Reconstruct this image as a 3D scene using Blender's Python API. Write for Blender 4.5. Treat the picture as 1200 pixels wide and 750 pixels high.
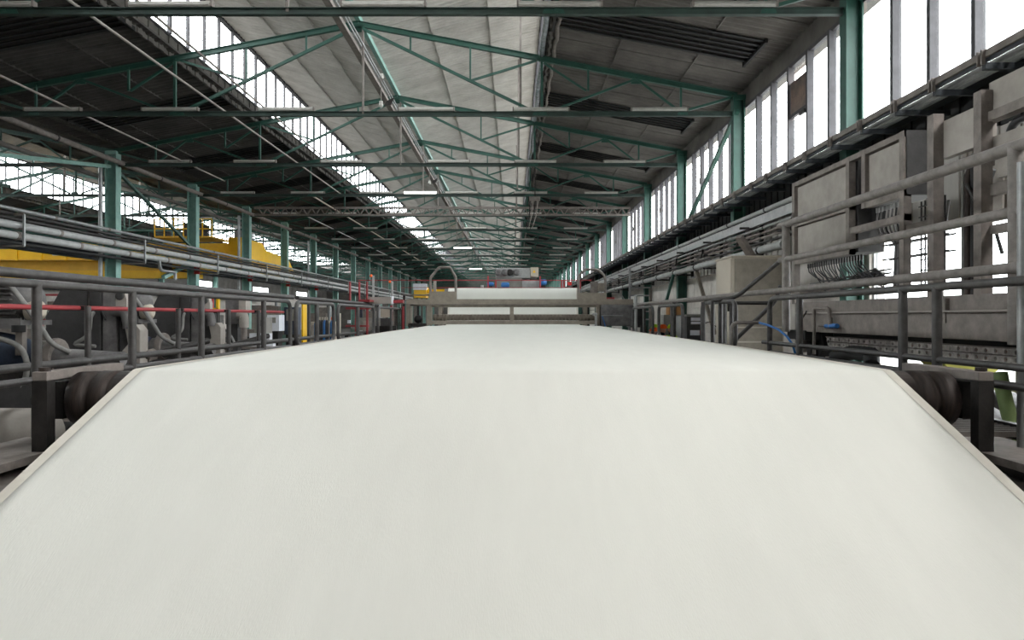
import bpy, bmesh, math, random
from mathutils import Vector, Matrix
for o in list(bpy.data.objects): bpy.data.objects.remove(o)
random.seed(7)
S = bpy.context.scene; COL = S.collection
# ------------------------------------------------------------------ camera, sky, exposure
CZ = 2.1                       # lens height over the floor; everything below is written relative to the lens
FPX, VX, VY = 800.0, 601.0, 371.0
cd = bpy.data.cameras.new('camera'); cam = bpy.data.objects.new('camera', cd); COL.objects.link(cam)
cam.location = (0, 0, CZ); cam.rotation_euler = (math.pi/2, 0, 0)
cd.sensor_width = 36; cd.lens = 24; cd.shift_x = -1/1200; cd.shift_y = -4/1200
cd.clip_start = .05; cd.clip_end = 600
S.camera = cam
w = bpy.data.worlds.new('overcast_sky'); S.world = w; w.use_nodes = True
bg = w.node_tree.nodes['Background']
bg.inputs[1].default_value = 12.5
_n = w.node_tree.nodes; _l = w.node_tree.links          # even overcast sky, grey ground below the horizon
_tc = _n.new('ShaderNodeTexCoord'); _sx = _n.new('ShaderNodeSeparateXYZ'); _rp = _n.new('ShaderNodeValToRGB')
_l.new(_tc.outputs['Generated'], _sx.inputs[0]); _l.new(_sx.outputs['Z'], _rp.inputs[0]); _l.new(_rp.outputs[0], bg.inputs[0])
_rp.color_ramp.elements[0].position = 0.0; _rp.color_ramp.elements[0].color = (.30, .29, .275, 1)
_rp.color_ramp.elements[1].position = 0.03; _rp.color_ramp.elements[1].color = (1.0, .985, .96, 1)
S.view_settings.view_transform = 'Standard'; S.view_settings.look = 'None'
S.view_settings.gamma = 1; S.view_settings.exposure = 0.22

# ------------------------------------------------------------------ materials
def srgb(c):
    return tuple(((v/255)/12.92 if v/255 <= .04045 else ((v/255+.055)/1.055)**2.4) for v in c)
def mat(name, rgb, rough=.6, metal=0, rgb2=None, scale=6, amt=.5, bump=0, bscale=40, stretch=(1,1,1), spec=.5, detail=5):
    m = bpy.data.materials.new(name); m.use_nodes = True
    nt = m.node_tree; b = nt.nodes['Principled BSDF']
    b.inputs['Roughness'].default_value = rough; b.inputs['Metallic'].default_value = metal
    b.inputs['Specular IOR Level'].default_value = spec
    c1 = srgb(rgb); c2 = srgb(rgb2) if rgb2 else tuple(v*.7 for v in c1)
    geo = nt.nodes.new('ShaderNodeNewGeometry')
    mp = nt.nodes.new('ShaderNodeMapping'); mp.inputs['Scale'].default_value = stretch
    nt.links.new(geo.outputs['Position'], mp.inputs['Vector'])
    nz = nt.nodes.new('ShaderNodeTexNoise'); nz.inputs['Scale'].default_value = scale; nz.inputs['Detail'].default_value = detail
    nz.inputs['Roughness'].default_value = .65
    nt.links.new(mp.outputs[0], nz.inputs['Vector'])
    rp = nt.nodes.new('ShaderNodeValToRGB')
    rp.color_ramp.elements[0].position = .5-.35*amt; rp.color_ramp.elements[1].position = .5+.35*(1-amt)+.1
    rp.color_ramp.elements[0].color = (*c2, 1); rp.color_ramp.elements[1].color = (*c1, 1)
    nt.links.new(nz.outputs[0], rp.inputs[0]); nt.links.new(rp.outputs[0], b.inputs['Base Color'])
    if bump:
        n2 = nt.nodes.new('ShaderNodeTexNoise'); n2.inputs['Scale'].default_value = bscale; n2.inputs['Detail'].default_value = 3
        nt.links.new(mp.outputs[0], n2.inputs['Vector'])
        bp = nt.nodes.new('ShaderNodeBump'); bp.inputs['Strength'].default_value = bump; bp.inputs['Distance'].default_value = .01
        nt.links.new(n2.outputs[0], bp.inputs['Height']); nt.links.new(bp.outputs[0], b.inputs['Normal'])
    return m
M = dict(
 fabric=mat('white_web_cloth', (220,220,213), .85, rgb2=(215,215,208), scale=2, stretch=(3,.6,.6), bump=.12, bscale=60, spec=.1),
 selvedge=mat('cream_selvedge', (214,210,200), .85, rgb2=(202,197,186), scale=9, spec=.1),
 dusty=mat('dusty_grey_steel', (142,134,128), .75, rgb2=(108,101,96), scale=7, bump=.15),
 rail=mat('worn_rail_paint', (84,82,81), .45, .1, rgb2=(54,52,51), scale=9, bump=.1),
 railpale=mat('dust_covered_rail_paint', (146,140,136), .65, rgb2=(112,107,103), scale=9, bump=.1),
 darksteel=mat('oily_dark_steel', (58,55,53), .5, .3, rgb2=(34,32,31), scale=8, bump=.2),
 black=mat('matt_black', (30,29,29), .7, rgb2=(16,16,16), scale=6),
 rust=mat('rusty_dark_roller', (70,58,52), .55, .3, rgb2=(34,28,26), scale=6, stretch=(8,1,1), bump=.2),
 rustpin=mat('rust_in_holes', (150,84,48), .9, rgb2=(96,52,32)),
 green=mat('green_steel_paint', (52,94,82), .5, rgb2=(40,76,66), scale=4),
 teal=mat('pale_teal_steel_paint', (140,178,168), .5, rgb2=(112,152,142), scale=4),
 greendark=mat('dark_green_paint', (56,78,70), .6, rgb2=(44,56,52), scale=3),
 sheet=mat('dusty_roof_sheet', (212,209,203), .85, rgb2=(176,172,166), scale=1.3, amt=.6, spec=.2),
 sheetdark=mat('dark_roof_sheet', (120,116,111), .85, rgb2=(86,83,80), scale=1.0, amt=.6, spec=.2),
 sheetblack=mat('darker_roof_sheet', (100,97,94), .85, rgb2=(76,74,72), scale=1.0, amt=.6, spec=.2),
 louver=mat('blackened_louvre', (30,29,30), .7, rgb2=(20,20,20), scale=3),
 mullion=mat('dark_glazing_bar', (74,72,76), .6, rgb2=(54,52,55)),
 tray=mat('dark_blue_grey_tray', (50,56,62), .6, rgb2=(34,38,42)),
 pipe=mat('light_grey_lagged_pipe', (178,179,178), .5, rgb2=(150,151,150), scale=5),
 galv=mat('galvanised_steel', (168,170,170), .4, .5, rgb2=(138,140,140), scale=8),
 lamp=mat('white_enamel_batten', (196,194,188), .5, rgb2=(166,163,157), scale=6),
 plate=mat('pale_grey_dusty_panel', (172,166,159), .8, rgb2=(146,140,133), scale=3, bump=.1),
 beige=mat('beige_cabinet_paint', (190,181,166), .6, rgb2=(176,167,152), scale=2),
 concrete=mat('floor_concrete', (110,108,104), .8, rgb2=(78,76,73), scale=1.2, bump=.1),
 white=mat('whitewashed_blockwork', (214,210,203), .9, rgb2=(180,174,167), scale=2.5, bump=.2),
 corr=mat('pale_profiled_wall_sheet', (176,172,166), .7, rgb2=(150,146,140), scale=2, stretch=(1,1,.3)),
 yellow=mat('yellow_crane_paint', (255,206,24), .5, rgb2=(244,190,16), scale=3),
 ochre=mat('ochre_crane_paint', (240,190,60), .55, rgb2=(222,174,48), scale=3),
 red=mat('red_paint', (170,62,66), .5, rgb2=(140,48,52), scale=4),
 brightred=mat('bright_red_plastic', (214,44,36), .45, rgb2=(190,36,30)),
 blue=mat('blue_paint', (52,120,190), .45, rgb2=(38,96,160)),
 navy=mat('dusty_navy_motor_paint', (72,84,104), .5, rgb2=(44,52,66), scale=8),
 orange=mat('hi_vis_orange', (255,112,30), .6, rgb2=(240,96,20)),
 lime=mat('hi_vis_lime', (190,228,40), .6, rgb2=(170,210,30)),
 navycloth=mat('navy_workwear', (40,46,60), .85, rgb2=(28,32,44)),
 skin=mat('skin', (206,156,132), .6, rgb2=(192,140,116)),
 cardboard=mat('brown_cardboard', (178,130,84), .8, rgb2=(160,114,70), scale=3),
 tape=mat('brown_packing_tape', (96,66,44), .4),
 paper=mat('white_paper', (232,234,238), .8, rgb2=(214,217,224)),
 machinegrey=mat('machine_grey_paint', (150,148,142), .55, rgb2=(126,124,118), scale=3),
 cast=mat('dusty_cast_iron', (128,126,125), .65, rgb2=(84,82,82), scale=6, bump=.2),
 castdark=mat('dark_guard_paint', (70,69,69), .65, rgb2=(54,53,53), scale=9, bump=.15),
 hose=mat('grey_rubber_hose', (142,141,138), .6, rgb2=(112,111,108), scale=9),
 hosedark=mat('black_rubber_cable', (44,44,46), .5, rgb2=(30,30,32)),
 greenhose=mat('faded_green_hose', (120,140,84), .6, rgb2=(96,114,66)),
 lichen=mat('yellow_green_sheet', (176,172,84), .7, rgb2=(150,146,66)),
 brown=mat('brown_frame_paint', (150,141,128), .6, rgb2=(124,116,105), scale=6, bump=.1),
 perf=mat('pale_perforated_steel', (240,236,229), .6, 0, rgb2=(150,144,138), scale=9),
 foil=mat('crumpled_foil', (222,226,232), .3, .8, rgb2=(120,124,130), scale=7, bump=.8, bscale=14),
)
def pane_mat(name, dirt, tint):
    m = bpy.data.materials.new(name); m.use_nodes = True; nt = m.node_tree
    out = nt.nodes['Material Output']; b = nt.nodes['Principled BSDF']
    b.inputs['Base Color'].default_value = (*srgb(tint), 1); b.inputs['Roughness'].default_value = .3
    t = nt.nodes.new('ShaderNodeBsdfTransparent'); t.inputs[0].default_value = (.92, .95, .97, 1)
    mx = nt.nodes.new('ShaderNodeMixShader')
    geo = nt.nodes.new('ShaderNodeNewGeometry')
    nz = nt.nodes.new('ShaderNodeTexNoise'); nz.inputs['Scale'].default_value = 2.2; nz.inputs['Detail'].default_value = 8
    nt.links.new(geo.outputs['Position'], nz.inputs['Vector'])
    rp = nt.nodes.new('ShaderNodeValToRGB')
    rp.color_ramp.elements[0].position = .35; rp.color_ramp.elements[0].color = (dirt*.5,)*3+(1,)
    rp.color_ramp.elements[1].position = .75; rp.color_ramp.elements[1].color = (min(dirt*1.5,.98),)*3+(1,)
    nt.links.new(nz.outputs[0], rp.inputs[0]); nt.links.new(rp.outputs[0], mx.inputs[0])
    nt.links.new(t.outputs[0], mx.inputs[1]); nt.links.new(b.outputs[0], mx.inputs[2]); nt.links.new(mx.outputs[0], out.inputs[0])
    return m
M['pane'] = pane_mat('dusty_window_glass', .14, (200,200,196))
M['panebrown'] = mat('brown_stained_broken_glass', (150,122,104), .4, rgb2=(58,50,47), scale=2.2)
def lit_mat():
    m = bpy.data.materials.new('lit_fluorescent_tube'); m.use_nodes = True
    b = m.node_tree.nodes['Principled BSDF']; b.inputs['Emission Color'].default_value = (1,.98,.93,1); b.inputs['Emission Strength'].default_value = 3
    return m
M['lit'] = lit_mat()

# ------------------------------------------------------------------ mesh builder
LOC = {}
class MB:
    def __init__(s): s.v=[]; s.f=[]; s.sm=[]
    def add(s, vs, fs, smooth=False):
        n=len(s.v); s.v += [tuple(v) for v in vs]; s.f += [tuple(i+n for i in f) for f in fs]; s.sm += [smooth]*len(fs); return s
    def box(s, x0,x1,y0,y1,z0,z1):
        v=[(x,y,z) for x in (x0,x1) for y in (y0,y1) for z in (z0,z1)]
        return s.add(v, [(0,1,3,2),(4,6,7,5),(0,4,5,1),(2,3,7,6),(0,2,6,4),(1,5,7,3)])
    def bar(s, p, q, w, h=None, up=(0,0,1)):
        h = h or w; p=Vector(p); q=Vector(q); d=(q-p).normalized(); u=Vector(up)
        if abs(d.dot(u))>.98: u=Vector((0,1,0))
        a=d.cross(u).normalized()*(w/2); b=a.cross(d).normalized()*(h/2)
        v=[e+i*a+j*b for e in (p,q) for i,j in ((-1,-1),(1,-1),(1,1),(-1,1))]
        return s.add(v, [(3,2,1,0),(4,5,6,7),(0,1,5,4),(1,2,6,5),(2,3,7,6),(3,0,4,7)])
    def ibeam(s, p, q, w, h, t=None, up=(0,0,1)):
        t=t or w*.12; p=Vector(p); q=Vector(q); u=Vector(up)
        d=(q-p).normalized()
        if abs(d.dot(u))>.98: u=Vector((0,1,0))
        a=d.cross(u).normalized(); b=a.cross(d).normalized()
        s.bar(p+b*(h-t)/2,q+b*(h-t)/2,w,t,up); s.bar(p-b*(h-t)/2,q-b*(h-t)/2,w,t,up); s.bar(p,q,t*1.1,h-2*t,up); return s
    def tube(s, pts, r, n=8, closed=False, caps=True):
        pts=[Vector(p) for p in pts]; m=len(pts); rings=[]; prev=None
        for i,p in enumerate(pts):
            if i==0: d=pts[1]-p
            elif i==m-1: d=p-pts[i-1]
            else: d=(pts[i+1]-p).normalized()+(p-pts[i-1]).normalized()
            d=d.normalized()
            if prev is None:
                u=Vector((0,0,1)) if abs(d.z)<.9 else Vector((1,0,0))
                a=d.cross(u).normalized()
            else: a=(prev-d*prev.dot(d)).normalized()
            prev=a; b=d.cross(a); rr=r[i] if isinstance(r,(list,tuple)) else r
            rings.append([p+rr*(math.cos(t)*a+math.sin(t)*b) for t in (2*math.pi*k/n for k in range(n))])
        v=[x for g in rings for x in g]
        f=[(i*n+k,i*n+(k+1)%n,(i+1)*n+(k+1)%n,(i+1)*n+k) for i in range(m-1) for k in range(n)]
        s.add(v,f,True)
        if caps: s.add(rings[0],[tuple(range(n))[::-1]]); s.add(rings[-1],[tuple(range(n))])
        return s
    def cyl(s,p,q,r,n=12,r2=None): return s.tube([p,q],[r,r if r2 is None else r2],n)
    def lathe(s, prof, c, axis='X', n=20):
        c=Vector(c); v=[]
        for a,r in prof:
            for k in range(n):
                t=2*math.pi*k/n; co,si=r*math.cos(t),r*math.sin(t)
                v.append(c+Vector({'X':(a,co,si),'Y':(co,a,si),'Z':(co,si,a)}[axis]))
        f=[(i*n+k,i*n+(k+1)%n,(i+1)*n+(k+1)%n,(i+1)*n+k) for i in range(len(prof)-1) for k in range(n)]
        s.add(v,f,True)
        s.add(v[:n],[tuple(range(n))]); s.add(v[-n:],[tuple(range(n))]); return s
    def prism(s, poly, axis, a0, a1):
        def P(u,w,a): return {'X':(a,u,w),'Y':(u,a,w),'Z':(u,w,a)}[axis]
        n=len(poly); v=[P(u,w,a0) for u,w in poly]+[P(u,w,a1) for u,w in poly]
        return s.add(v,[tuple(range(n)),tuple(range(2*n-1,n-1,-1))]+[(i,i+n,(i+1)%n+n,(i+1)%n) for i in range(n)])
    def sphere(s,c,r,n=12,m=8,sc=(1,1,1),z0=-1.0):
        c=Vector(c); v=[]; 
        for i in range(m+1):
            t=math.asin(z0)+(math.pi/2-math.asin(z0))*i/m
            for k in range(n):
                a=2*math.pi*k/n; v.append(c+Vector((r*sc[0]*math.cos(t)*math.cos(a),r*sc[1]*math.cos(t)*math.sin(a),r*sc[2]*math.sin(t))))
        return s.add(v,[(i*n+k,i*n+(k+1)%n,(i+1)*n+(k+1)%n,(i+1)*n+k) for i in range(m) for k in range(n)],True)
    def build(s, name, m, parent=None, bevel=0, local=False):
        me=bpy.data.meshes.new(name)
        if parent is not None: off=Vector((0,0,0)) if local else LOC[parent.name]
        else:
            xs=[v[0] for v in s.v]; ys=[v[1] for v in s.v]; zs=[v[2] for v in s.v]
            off=Vector(((min(xs)+max(xs))/2,(min(ys)+max(ys))/2,min(zs)))
        me.from_pydata([Vector(v)-off for v in s.v],[],s.f)
        for p,k in zip(me.polygons,s.sm): p.use_smooth=k
        bm=bmesh.new(); bm.from_mesh(me); bmesh.ops.recalc_face_normals(bm,faces=bm.faces); bm.to_mesh(me); bm.free()
        me.materials.append(M[m] if isinstance(m,str) else m)
        o=bpy.data.objects.new(name,me); COL.objects.link(o)
        if parent is not None: o.parent=parent; LOC[o.name]=LOC[parent.name]
        else: o.location=off+Vector((0,0,CZ)); LOC[o.name]=off
        if bevel:
            b=o.modifiers.new('edge','BEVEL'); b.width=bevel; b.segments=2; b.limit_method='ANGLE'
        return o
def tag(o,label=None,cat=None,group=None,kind=None):
    if label: o['label']=label
    if cat: o['category']=cat
    if group: o['group']=group
    if kind: o['kind']=kind
    return o
def thing(name,label,cat,loc=(0,0,0),group=None,kind='thing',rz=0):
    o=bpy.data.objects.new(name,None); COL.objects.link(o); o.empty_display_size=.1
    o.location=Vector(loc)+Vector((0,0,CZ)); o.rotation_euler.z=rz; LOC[o.name]=Vector(loc)
    return tag(o,label,cat,group,kind)
def copy_tree(o,parent=None):
    c=o.copy(); COL.objects.link(c)
    if parent: c.parent=parent
    for ch in list(o.children): copy_tree(ch,c)
    return c
def dup(o,loc,label,group=None,rz=None):
    c=copy_tree(o); c.location=Vector(loc)+Vector((0,0,CZ)); c['label']=label
    if group: c['group']=group
    elif 'group' in c and group is None: pass
    if rz is not None: c.rotation_euler.z=rz
    return c
def W(x,y,Y): return Vector(((x-VX)*Y/FPX, Y, (VY-y)*Y/FPX))
def arc(c,r,a0,a1,n,plane='YZ',x=0):
    out=[]
    for i in range(n+1):
        t=math.radians(a0+(a1-a0)*i/n); u,v=c[0]+r*math.cos(t),c[1]+r*math.sin(t)
        out.append({'YZ':(x,u,v),'XZ':(u,x,v),'XY':(u,v,x)}[plane])
    return out
def rounded(pts,r=.08,n=4):
    pts=[Vector(p) for p in pts]; out=[pts[0]]
    for i in range(1,len(pts)-1):
        a=(pts[i-1]-pts[i]); b=(pts[i+1]-pts[i]); k=min(r,a.length*.45,b.length*.45)
        p0=pts[i]+a.normalized()*k; p1=pts[i]+b.normalized()*k
        for j in range(n+1):
            t=j/n; out.append((1-t)**2*p0+2*t*(1-t)*pts[i]+t*t*p1)
    out.append(pts[-1]); return out
def sag(p,q,d,n=8):
    p=Vector(p);q=Vector(q); return [p.lerp(q,i/n)-Vector((0,0,d*4*(i/n)*(1-i/n))) for i in range(n+1)]
ORD=['first','second','third','fourth','fifth','sixth','seventh','eighth','ninth','tenth','eleventh','twelfth','thirteenth','fourteenth','fifteenth','sixteenth','seventeenth','eighteenth','nineteenth','twentieth','twenty-first','twenty-second','twenty-third']

# ------------------------------------------------------------------ hall dimensions
FL=-CZ                               # floor
Y0,DY,NT=11.75,5.93,20               # first truss in view, truss pitch, number of trusses
XR,XL,RX=5.83,-13.83,-4.0            # column lines, ridge
SPAN=XR-XL; CH=5.245                 # span, bottom chord height
ZT=7.58                              # top chord at the ridge
SL=.19
def ztop(u): return ZT-SL*abs(u)
YA,YB=Y0-3*DY+.6,Y0+(NT-1)*DY+.6      # hall from behind the camera to its end
def ty(n): return Y0+n*DY

# ================================================================== STRUCTURE
tag(MB().box(-36,8,YA-2,YB+2,FL-.2,FL).build('floor','concrete'),'grey concrete hall floor',kind='structure')

def sheet_mesh(name,m,z0,slope,du,ln,sgn,pitch=.19,amp=.022,seg=4):
    n=int(ln/pitch)*seg; v=[];f=[]
    th=.012
    for i in range(n+1):
        y=ln*i/n; c=amp*math.sin(2*math.pi*i/seg)
        if seg==4: c=amp*(1,1,-1,-1)[i%4]
        for u,zz in ((0,0),(du,slope*du)): v.append((sgn*u,y,zz+c))
    f=[(2*i,2*i+1,2*i+3,2*i+2) for i in range(n)]
    nb=len(v)        # folded lips along two edges: the joints between sheets
    for (a,b,c_) in (((.0,0),(.0,ln),-.035),((0,.0),(du,.0),-.035),((0,ln/3),(du,ln/3),-.03),((0,2*ln/3),(du,2*ln/3),-.03)):
        k=len(v); z0=slope*a[0]; z1=slope*b[0]
        w1=(.03,0) if a[0]==b[0] else (0,.03)
        v+=[(sgn*a[0],a[1],z0+.02),(sgn*b[0],b[1],z1+.02),(sgn*b[0],b[1],z1+c_),(sgn*a[0],a[1],z0+c_),(sgn*(a[0]+w1[0]),a[1]+w1[1],z0+c_),(sgn*(b[0]+w1[0]),b[1]+w1[1],z1+c_)]
        f+=[(k,k+1,k+2,k+3),(k+3,k+2,k+5,k+4)]
    me=bpy.data.meshes.new(name); me.from_pydata(v,[],f); me.materials.append(M[m]); return me
U0,U1,UB=4.74,10.2,4.92
DU=(U1-U0)/3; DB=UB/3; LN=DY/2
BS=.277
sheets={}
for sgn in (1,-1):
    sheets['side',sgn]=sheet_mesh('roof_sheet','sheetdark' if sgn>0 else 'sheetblack',0,-SL,DU+.05,LN+.04,sgn)  # both slopes dark grey, the left one darker than the right
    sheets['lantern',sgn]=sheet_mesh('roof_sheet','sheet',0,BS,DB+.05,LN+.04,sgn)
def sheet_places(n):
    for h in (0,1):
        y=ty(n)+h*LN
        for sgn in (1,-1):
            for k in range(3):
                u=U0+k*DU; yield ('side',sgn),(sgn*u,y,ZT+.24-SL*u-.008*k+.004*h)
                u=k*DB; yield ('lantern',sgn),(sgn*u,y,ZT+.22+BS*u-.008*k+.004*h)
def merged_roof(ns,ridge,parent):
    for key in sheets:
        mb=MB()
        src=sheets[key]
        for n in ns:
            for k2,(x,y,z) in sheet_places(n):
                if k2!=key: continue
                mb.add([(v.co.x+x+ridge,v.co.y+y,v.co.z+z) for v in src.vertices],[tuple(p.vertices) for p in src.polygons])
        o=mb.build('roof_sheeting',src.materials[0],parent); o['kind']='stuff'
ceil=thing('ceiling','main hall roof of corrugated sheets with a raised lantern along the ridge',None,(RX,0,0),kind='structure')
for n in range(-1,11):
    for key,(x,y,z) in sheet_places(n):
        o=bpy.data.objects.new('roof_sheet',sheets[key]); COL.objects.link(o); o.parent=ceil
        o.location=(x,y,z); 
merged_roof([-3,-2]+list(range(11,NT)),RX,ceil)
# dark louvre strips in the side slopes, one per bay
for n in range(-1,NT):
    for sgn in (1,-1):
        mb=MB(); y0=ty(n)+2.95; y1=y0+1.4
        for (u0,u1) in ((4.95,9.45),):
            for j in range(6):
                ya=y0+j*(y1-y0)/6; yb=ya+(y1-y0)/6-.03
                za,zb=ZT+.19-SL*u0,ZT+.19-SL*u1
                mb.add([(RX+sgn*u0,ya,za-.05),(RX+sgn*u1,ya,zb-.05),(RX+sgn*u1,yb,zb),(RX+sgn*u0,yb,za),
                        (RX+sgn*u0,ya,za-.02),(RX+sgn*u1,ya,zb-.02),(RX+sgn*u1,yb,zb+.03),(RX+sgn*u0,yb,za+.03)],
                       [(0,1,2,3),(7,6,5,4),(0,4,5,1),(3,2,6,7),(0,3,7,4),(1,5,6,2)])
            mb.bar((RX+sgn*u1,y0-.03,ZT+.15-SL*u1),(RX+sgn*u1,y1+.03,ZT+.15-SL*u1),.06,.1)
            mb.bar((RX+sgn*u0,y0-.03,ZT+.15-SL*u0),(RX+sgn*u0,y1+.03,ZT+.15-SL*u0),.06,.1)
        mb.build('louvre_strip','louver',ceil)
ceil2=thing('ceiling','roof of the neighbouring hall beyond the column row',None,(RX-SPAN,0,0),kind='structure')
merged_roof(range(-3,NT),RX-SPAN,ceil2)

# lantern glazing (vertical), both sides of each ridge
def glazing(ridge,sgn,ns,label,detail,wn):
    X=ridge+sgn*UB; zb=ZT+.22-SL*U0-.02; zc=zb+.42; zt=ZT+.22+BS*UB
    root=thing('window_%d'%wn,label,None,(X,ty(ns[0]),zc),kind='structure')
    # kerb below the glass: short profiled sheets
    for n in ns:
        mb=MB(); k=24
        for i in range(k):
            y=ty(n)+DY*i/k; d=.03 if i%2 else 0
            mb.box(X-.02+sgn*d-.02,X+.02+sgn*d,y,y+DY/k,zb-.12,zc)
        mb.build('kerb_sheet','sheetdark',root)
        MB().bar((X,ty(n),zt-.05),(X,ty(n)+DY-.01,zt-.05),.14,.12).build('head_rail','mullion',root)
        MB().bar((X,ty(n),zc),(X,ty(n)+DY-.01,zc),.1,.06).build('sill_rail','mullion',root)
        npn=6; p=DY/npn
        if detail(n):
            for i in range(npn):
                y=ty(n)+p*i
                MB().box(X-.006,X+.006,y+.03,y+p-.03,zc+.03,zt-.11).build('pane','pane',root)
                t=.075 if i==0 else .045
                MB().bar((X-sgn*.03,y,zc+.03),(X-sgn*.03,y,zt-.11),.09,t*1.1,up=(0,1,0)).build('glazing_bar','mullion',root)
        else:
            a,b=MB(),MB()
            for i in range(npn):
                y=ty(n)+p*i
                a.box(X-.006,X+.006,y+.03,y+p-.03,zc+.03,zt-.11); b.bar((X-sgn*.03,y,zc+.03),(X-sgn*.03,y,zt-.11),.09,.06,up=(0,1,0))
            a.build('glazing','pane',root)['kind']='stuff'; b.build('glazing_bars','mullion',root)['kind']='stuff'
    return root
glazing(RX,-1,list(range(-3,NT)),'long strip of vertical roof lantern glass above the dark roof slope',lambda n:0<=n<9,1)
glazing(RX,1,list(range(-3,NT)),'roof lantern glass seen edge-on almost overhead',lambda n:0<=n<4,2)
glazing(RX-SPAN,-1,list(range(-3,NT)),'roof lantern glass of the neighbouring hall',lambda n:0<=n<6,3)
glazing(RX-SPAN,1,list(range(-3,NT)),'inner roof lantern glass of the neighbouring hall',lambda n:False,4)
# crumpled foil and ducting hung along the foot of the overhead lantern glass
XF=RX+UB-.16; zf=ZT+.2-SL*U0-.05
pts=[(XF+.02*math.sin(y*2.1),y,zf-.02+.03*math.sin(y*1.3)) for y in [8+.8*i for i in range(95)]]
mb=MB().tube(pts,.07,8); tag(mb.build('foil_wrapped_pipe','foil'),'crumpled foil-wrapped pipe running along the roof below the overhead lantern','pipe')
mb=MB()
for i in range(12):
    y=8+i*7.5; mb.tube([(XF+.3+.02*math.sin(yy*5),yy,zf-.02-.04*math.sin(yy*3.7)**2) for yy in [y+.25*k for k in range(30)]],.05,6)
tag(mb.build('lagged_pipe','dusty'),'ragged lagged pipe beside the foil pipe along the roof','pipe')

# ---- window wall on the right
XW=6.02; ZS,ZH=2.95,5.42
wr=thing('wall_right','long side wall of pale sheeting and whitewashed blocks under the windows',None,(XW,0,FL),kind='structure')
openings=[(6.6,11.6,-.85,1.25),(33.0,35.2,.15,1.0)]
def wall_seg(y0,y1,z0,z1,name='wall_body',m='white'): MB().box(XW+.04,XW+.3,y0,y1,z0,z1).build(name,m,wr)
ys=[YA]+[v for o in openings for v in o[:2]]+[YB]
for i in range(0,len(ys),2): wall_seg(ys[i],ys[i+1],FL,ZS)
for (a,b,c,d) in openings: wall_seg(a,b,FL,c); wall_seg(a,b,d,ZS)
for n in range(-3,NT-1):
    MB().box(XW-.02,XW+.3,ty(n),ty(n+1),ZH,ZH+.75).build('lintel','sheetdark',wr)
# profiled sheeting above, big panels and block courses below, as far as they can be told apart
for n in range(-2,9):
    mb=MB(); k=32
    for i in range(k):
        y=ty(n)+DY*i/k; d=.0 if i%2 else .03
        mb.box(XW-.01-d,XW+.02,y,y+DY/k,1.28,2.35)
    mb.build('profiled_sheet','corr',wr)
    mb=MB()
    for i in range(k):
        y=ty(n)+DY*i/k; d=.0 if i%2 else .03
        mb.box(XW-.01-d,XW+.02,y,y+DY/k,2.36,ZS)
    mb.build('profiled_sheet','black',wr)  # upper wall sheet painted black: shade under the cable tray put into the colour
    if n>=0:
        for i in range(6):
            y=ty(n)+DY*i/6
            MB().box(XW-.01+random.uniform(-.006,.006),XW+.03,y+.015,y+DY/6-.015,.52,1.25).build('wall_panel','white',wr)
blk=bpy.data.meshes.new('block')
mb=MB().box(0,.06,.006,.484,.006,.19)
blk.from_pydata(mb.v,[],mb.f); blk.materials.append(M['white'])
cnt=0
for r in range(7):
    for i in range(40):
        y=16.5+i*.49+(r%2)*.245; z=.48-.2*(r+1)
        o=bpy.data.objects.new('block',blk); COL.objects.link(o); o.parent=wr
        o.location=Vector((XW-.02+random.uniform(-.008,.008),y,z))-LOC[wr.name]; LOC[o.name]=LOC[wr.name]; cnt+=1
MB().box(XW-.04,XW+.03,11.8,YB-10,.47,.515).build('ledge','dusty',wr)
# window bays
XG=XW
for n in range(-1,NT-1):
    y0=ty(n)+.12; y1=ty(n+1)-.12; p=(y1-y0)/6
    root=thing('window_%d'%(5+n+1),('tall frosted window bay before the %s column along the window wall' % ORD[n+1]),None,(XG,y0,ZS),kind='structure')
    MB().bar((XG,y0,ZS+.03),(XG,y1,ZS+.03),.1,.06).build('sill_rail','mullion',root)
    MB().bar((XG,y0,ZH-.03),(XG,y1,ZH-.03),.1,.08).build('head_rail','mullion',root)
    for i in range(6):
        a,b=y0+p*i,y0+p*(i+1)
        if n==0 and i==2:
            MB().box(XG-.006,XG+.006,a+.03,b-.03,ZS+.06,4.2).build('pane','pane',root)
            tag(MB().box(XG-.05,XG-.035,a+.05,b-.05,4.33,5.0).build('pane','panebrown',root),'brown stained broken pane')
            MB().bar((XG-.03,a,4.28),(XG-.03,b,4.28),.08,.07).build('transom','mullion',root)
            MB().bar((XG-.1,a+.06,4.18),(XG-.1,a+.3,4.18),.05,.08).build('sash_catch','darksteel',root)
            MB().box(XG-.02,XG+.02,a+.03,b-.03,5.25,ZH-.06).build('pane','pane',root)
        else:
            MB().box(XG-.006,XG+.006,a+.03,b-.03,ZS+.06,ZH-.07).build('pane','pane',root)
            if i==3 and n>0: 
                MB().box(XG-.14,XG-.03,b-.08,b-.02,4.2,4.36).build('sash_catch','darksteel',root)
                MB().bar((XG-.06,b-.05,4.3),(XG-.06,b-.02,5.0),.03).build('sash_rod','darksteel',root)
        if i<5: MB().bar((XG-.03,b,ZS+.05),(XG-.03,b,ZH-.05),.14,.08,up=(0,1,0)).build('mullion','mullion',root)
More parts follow.
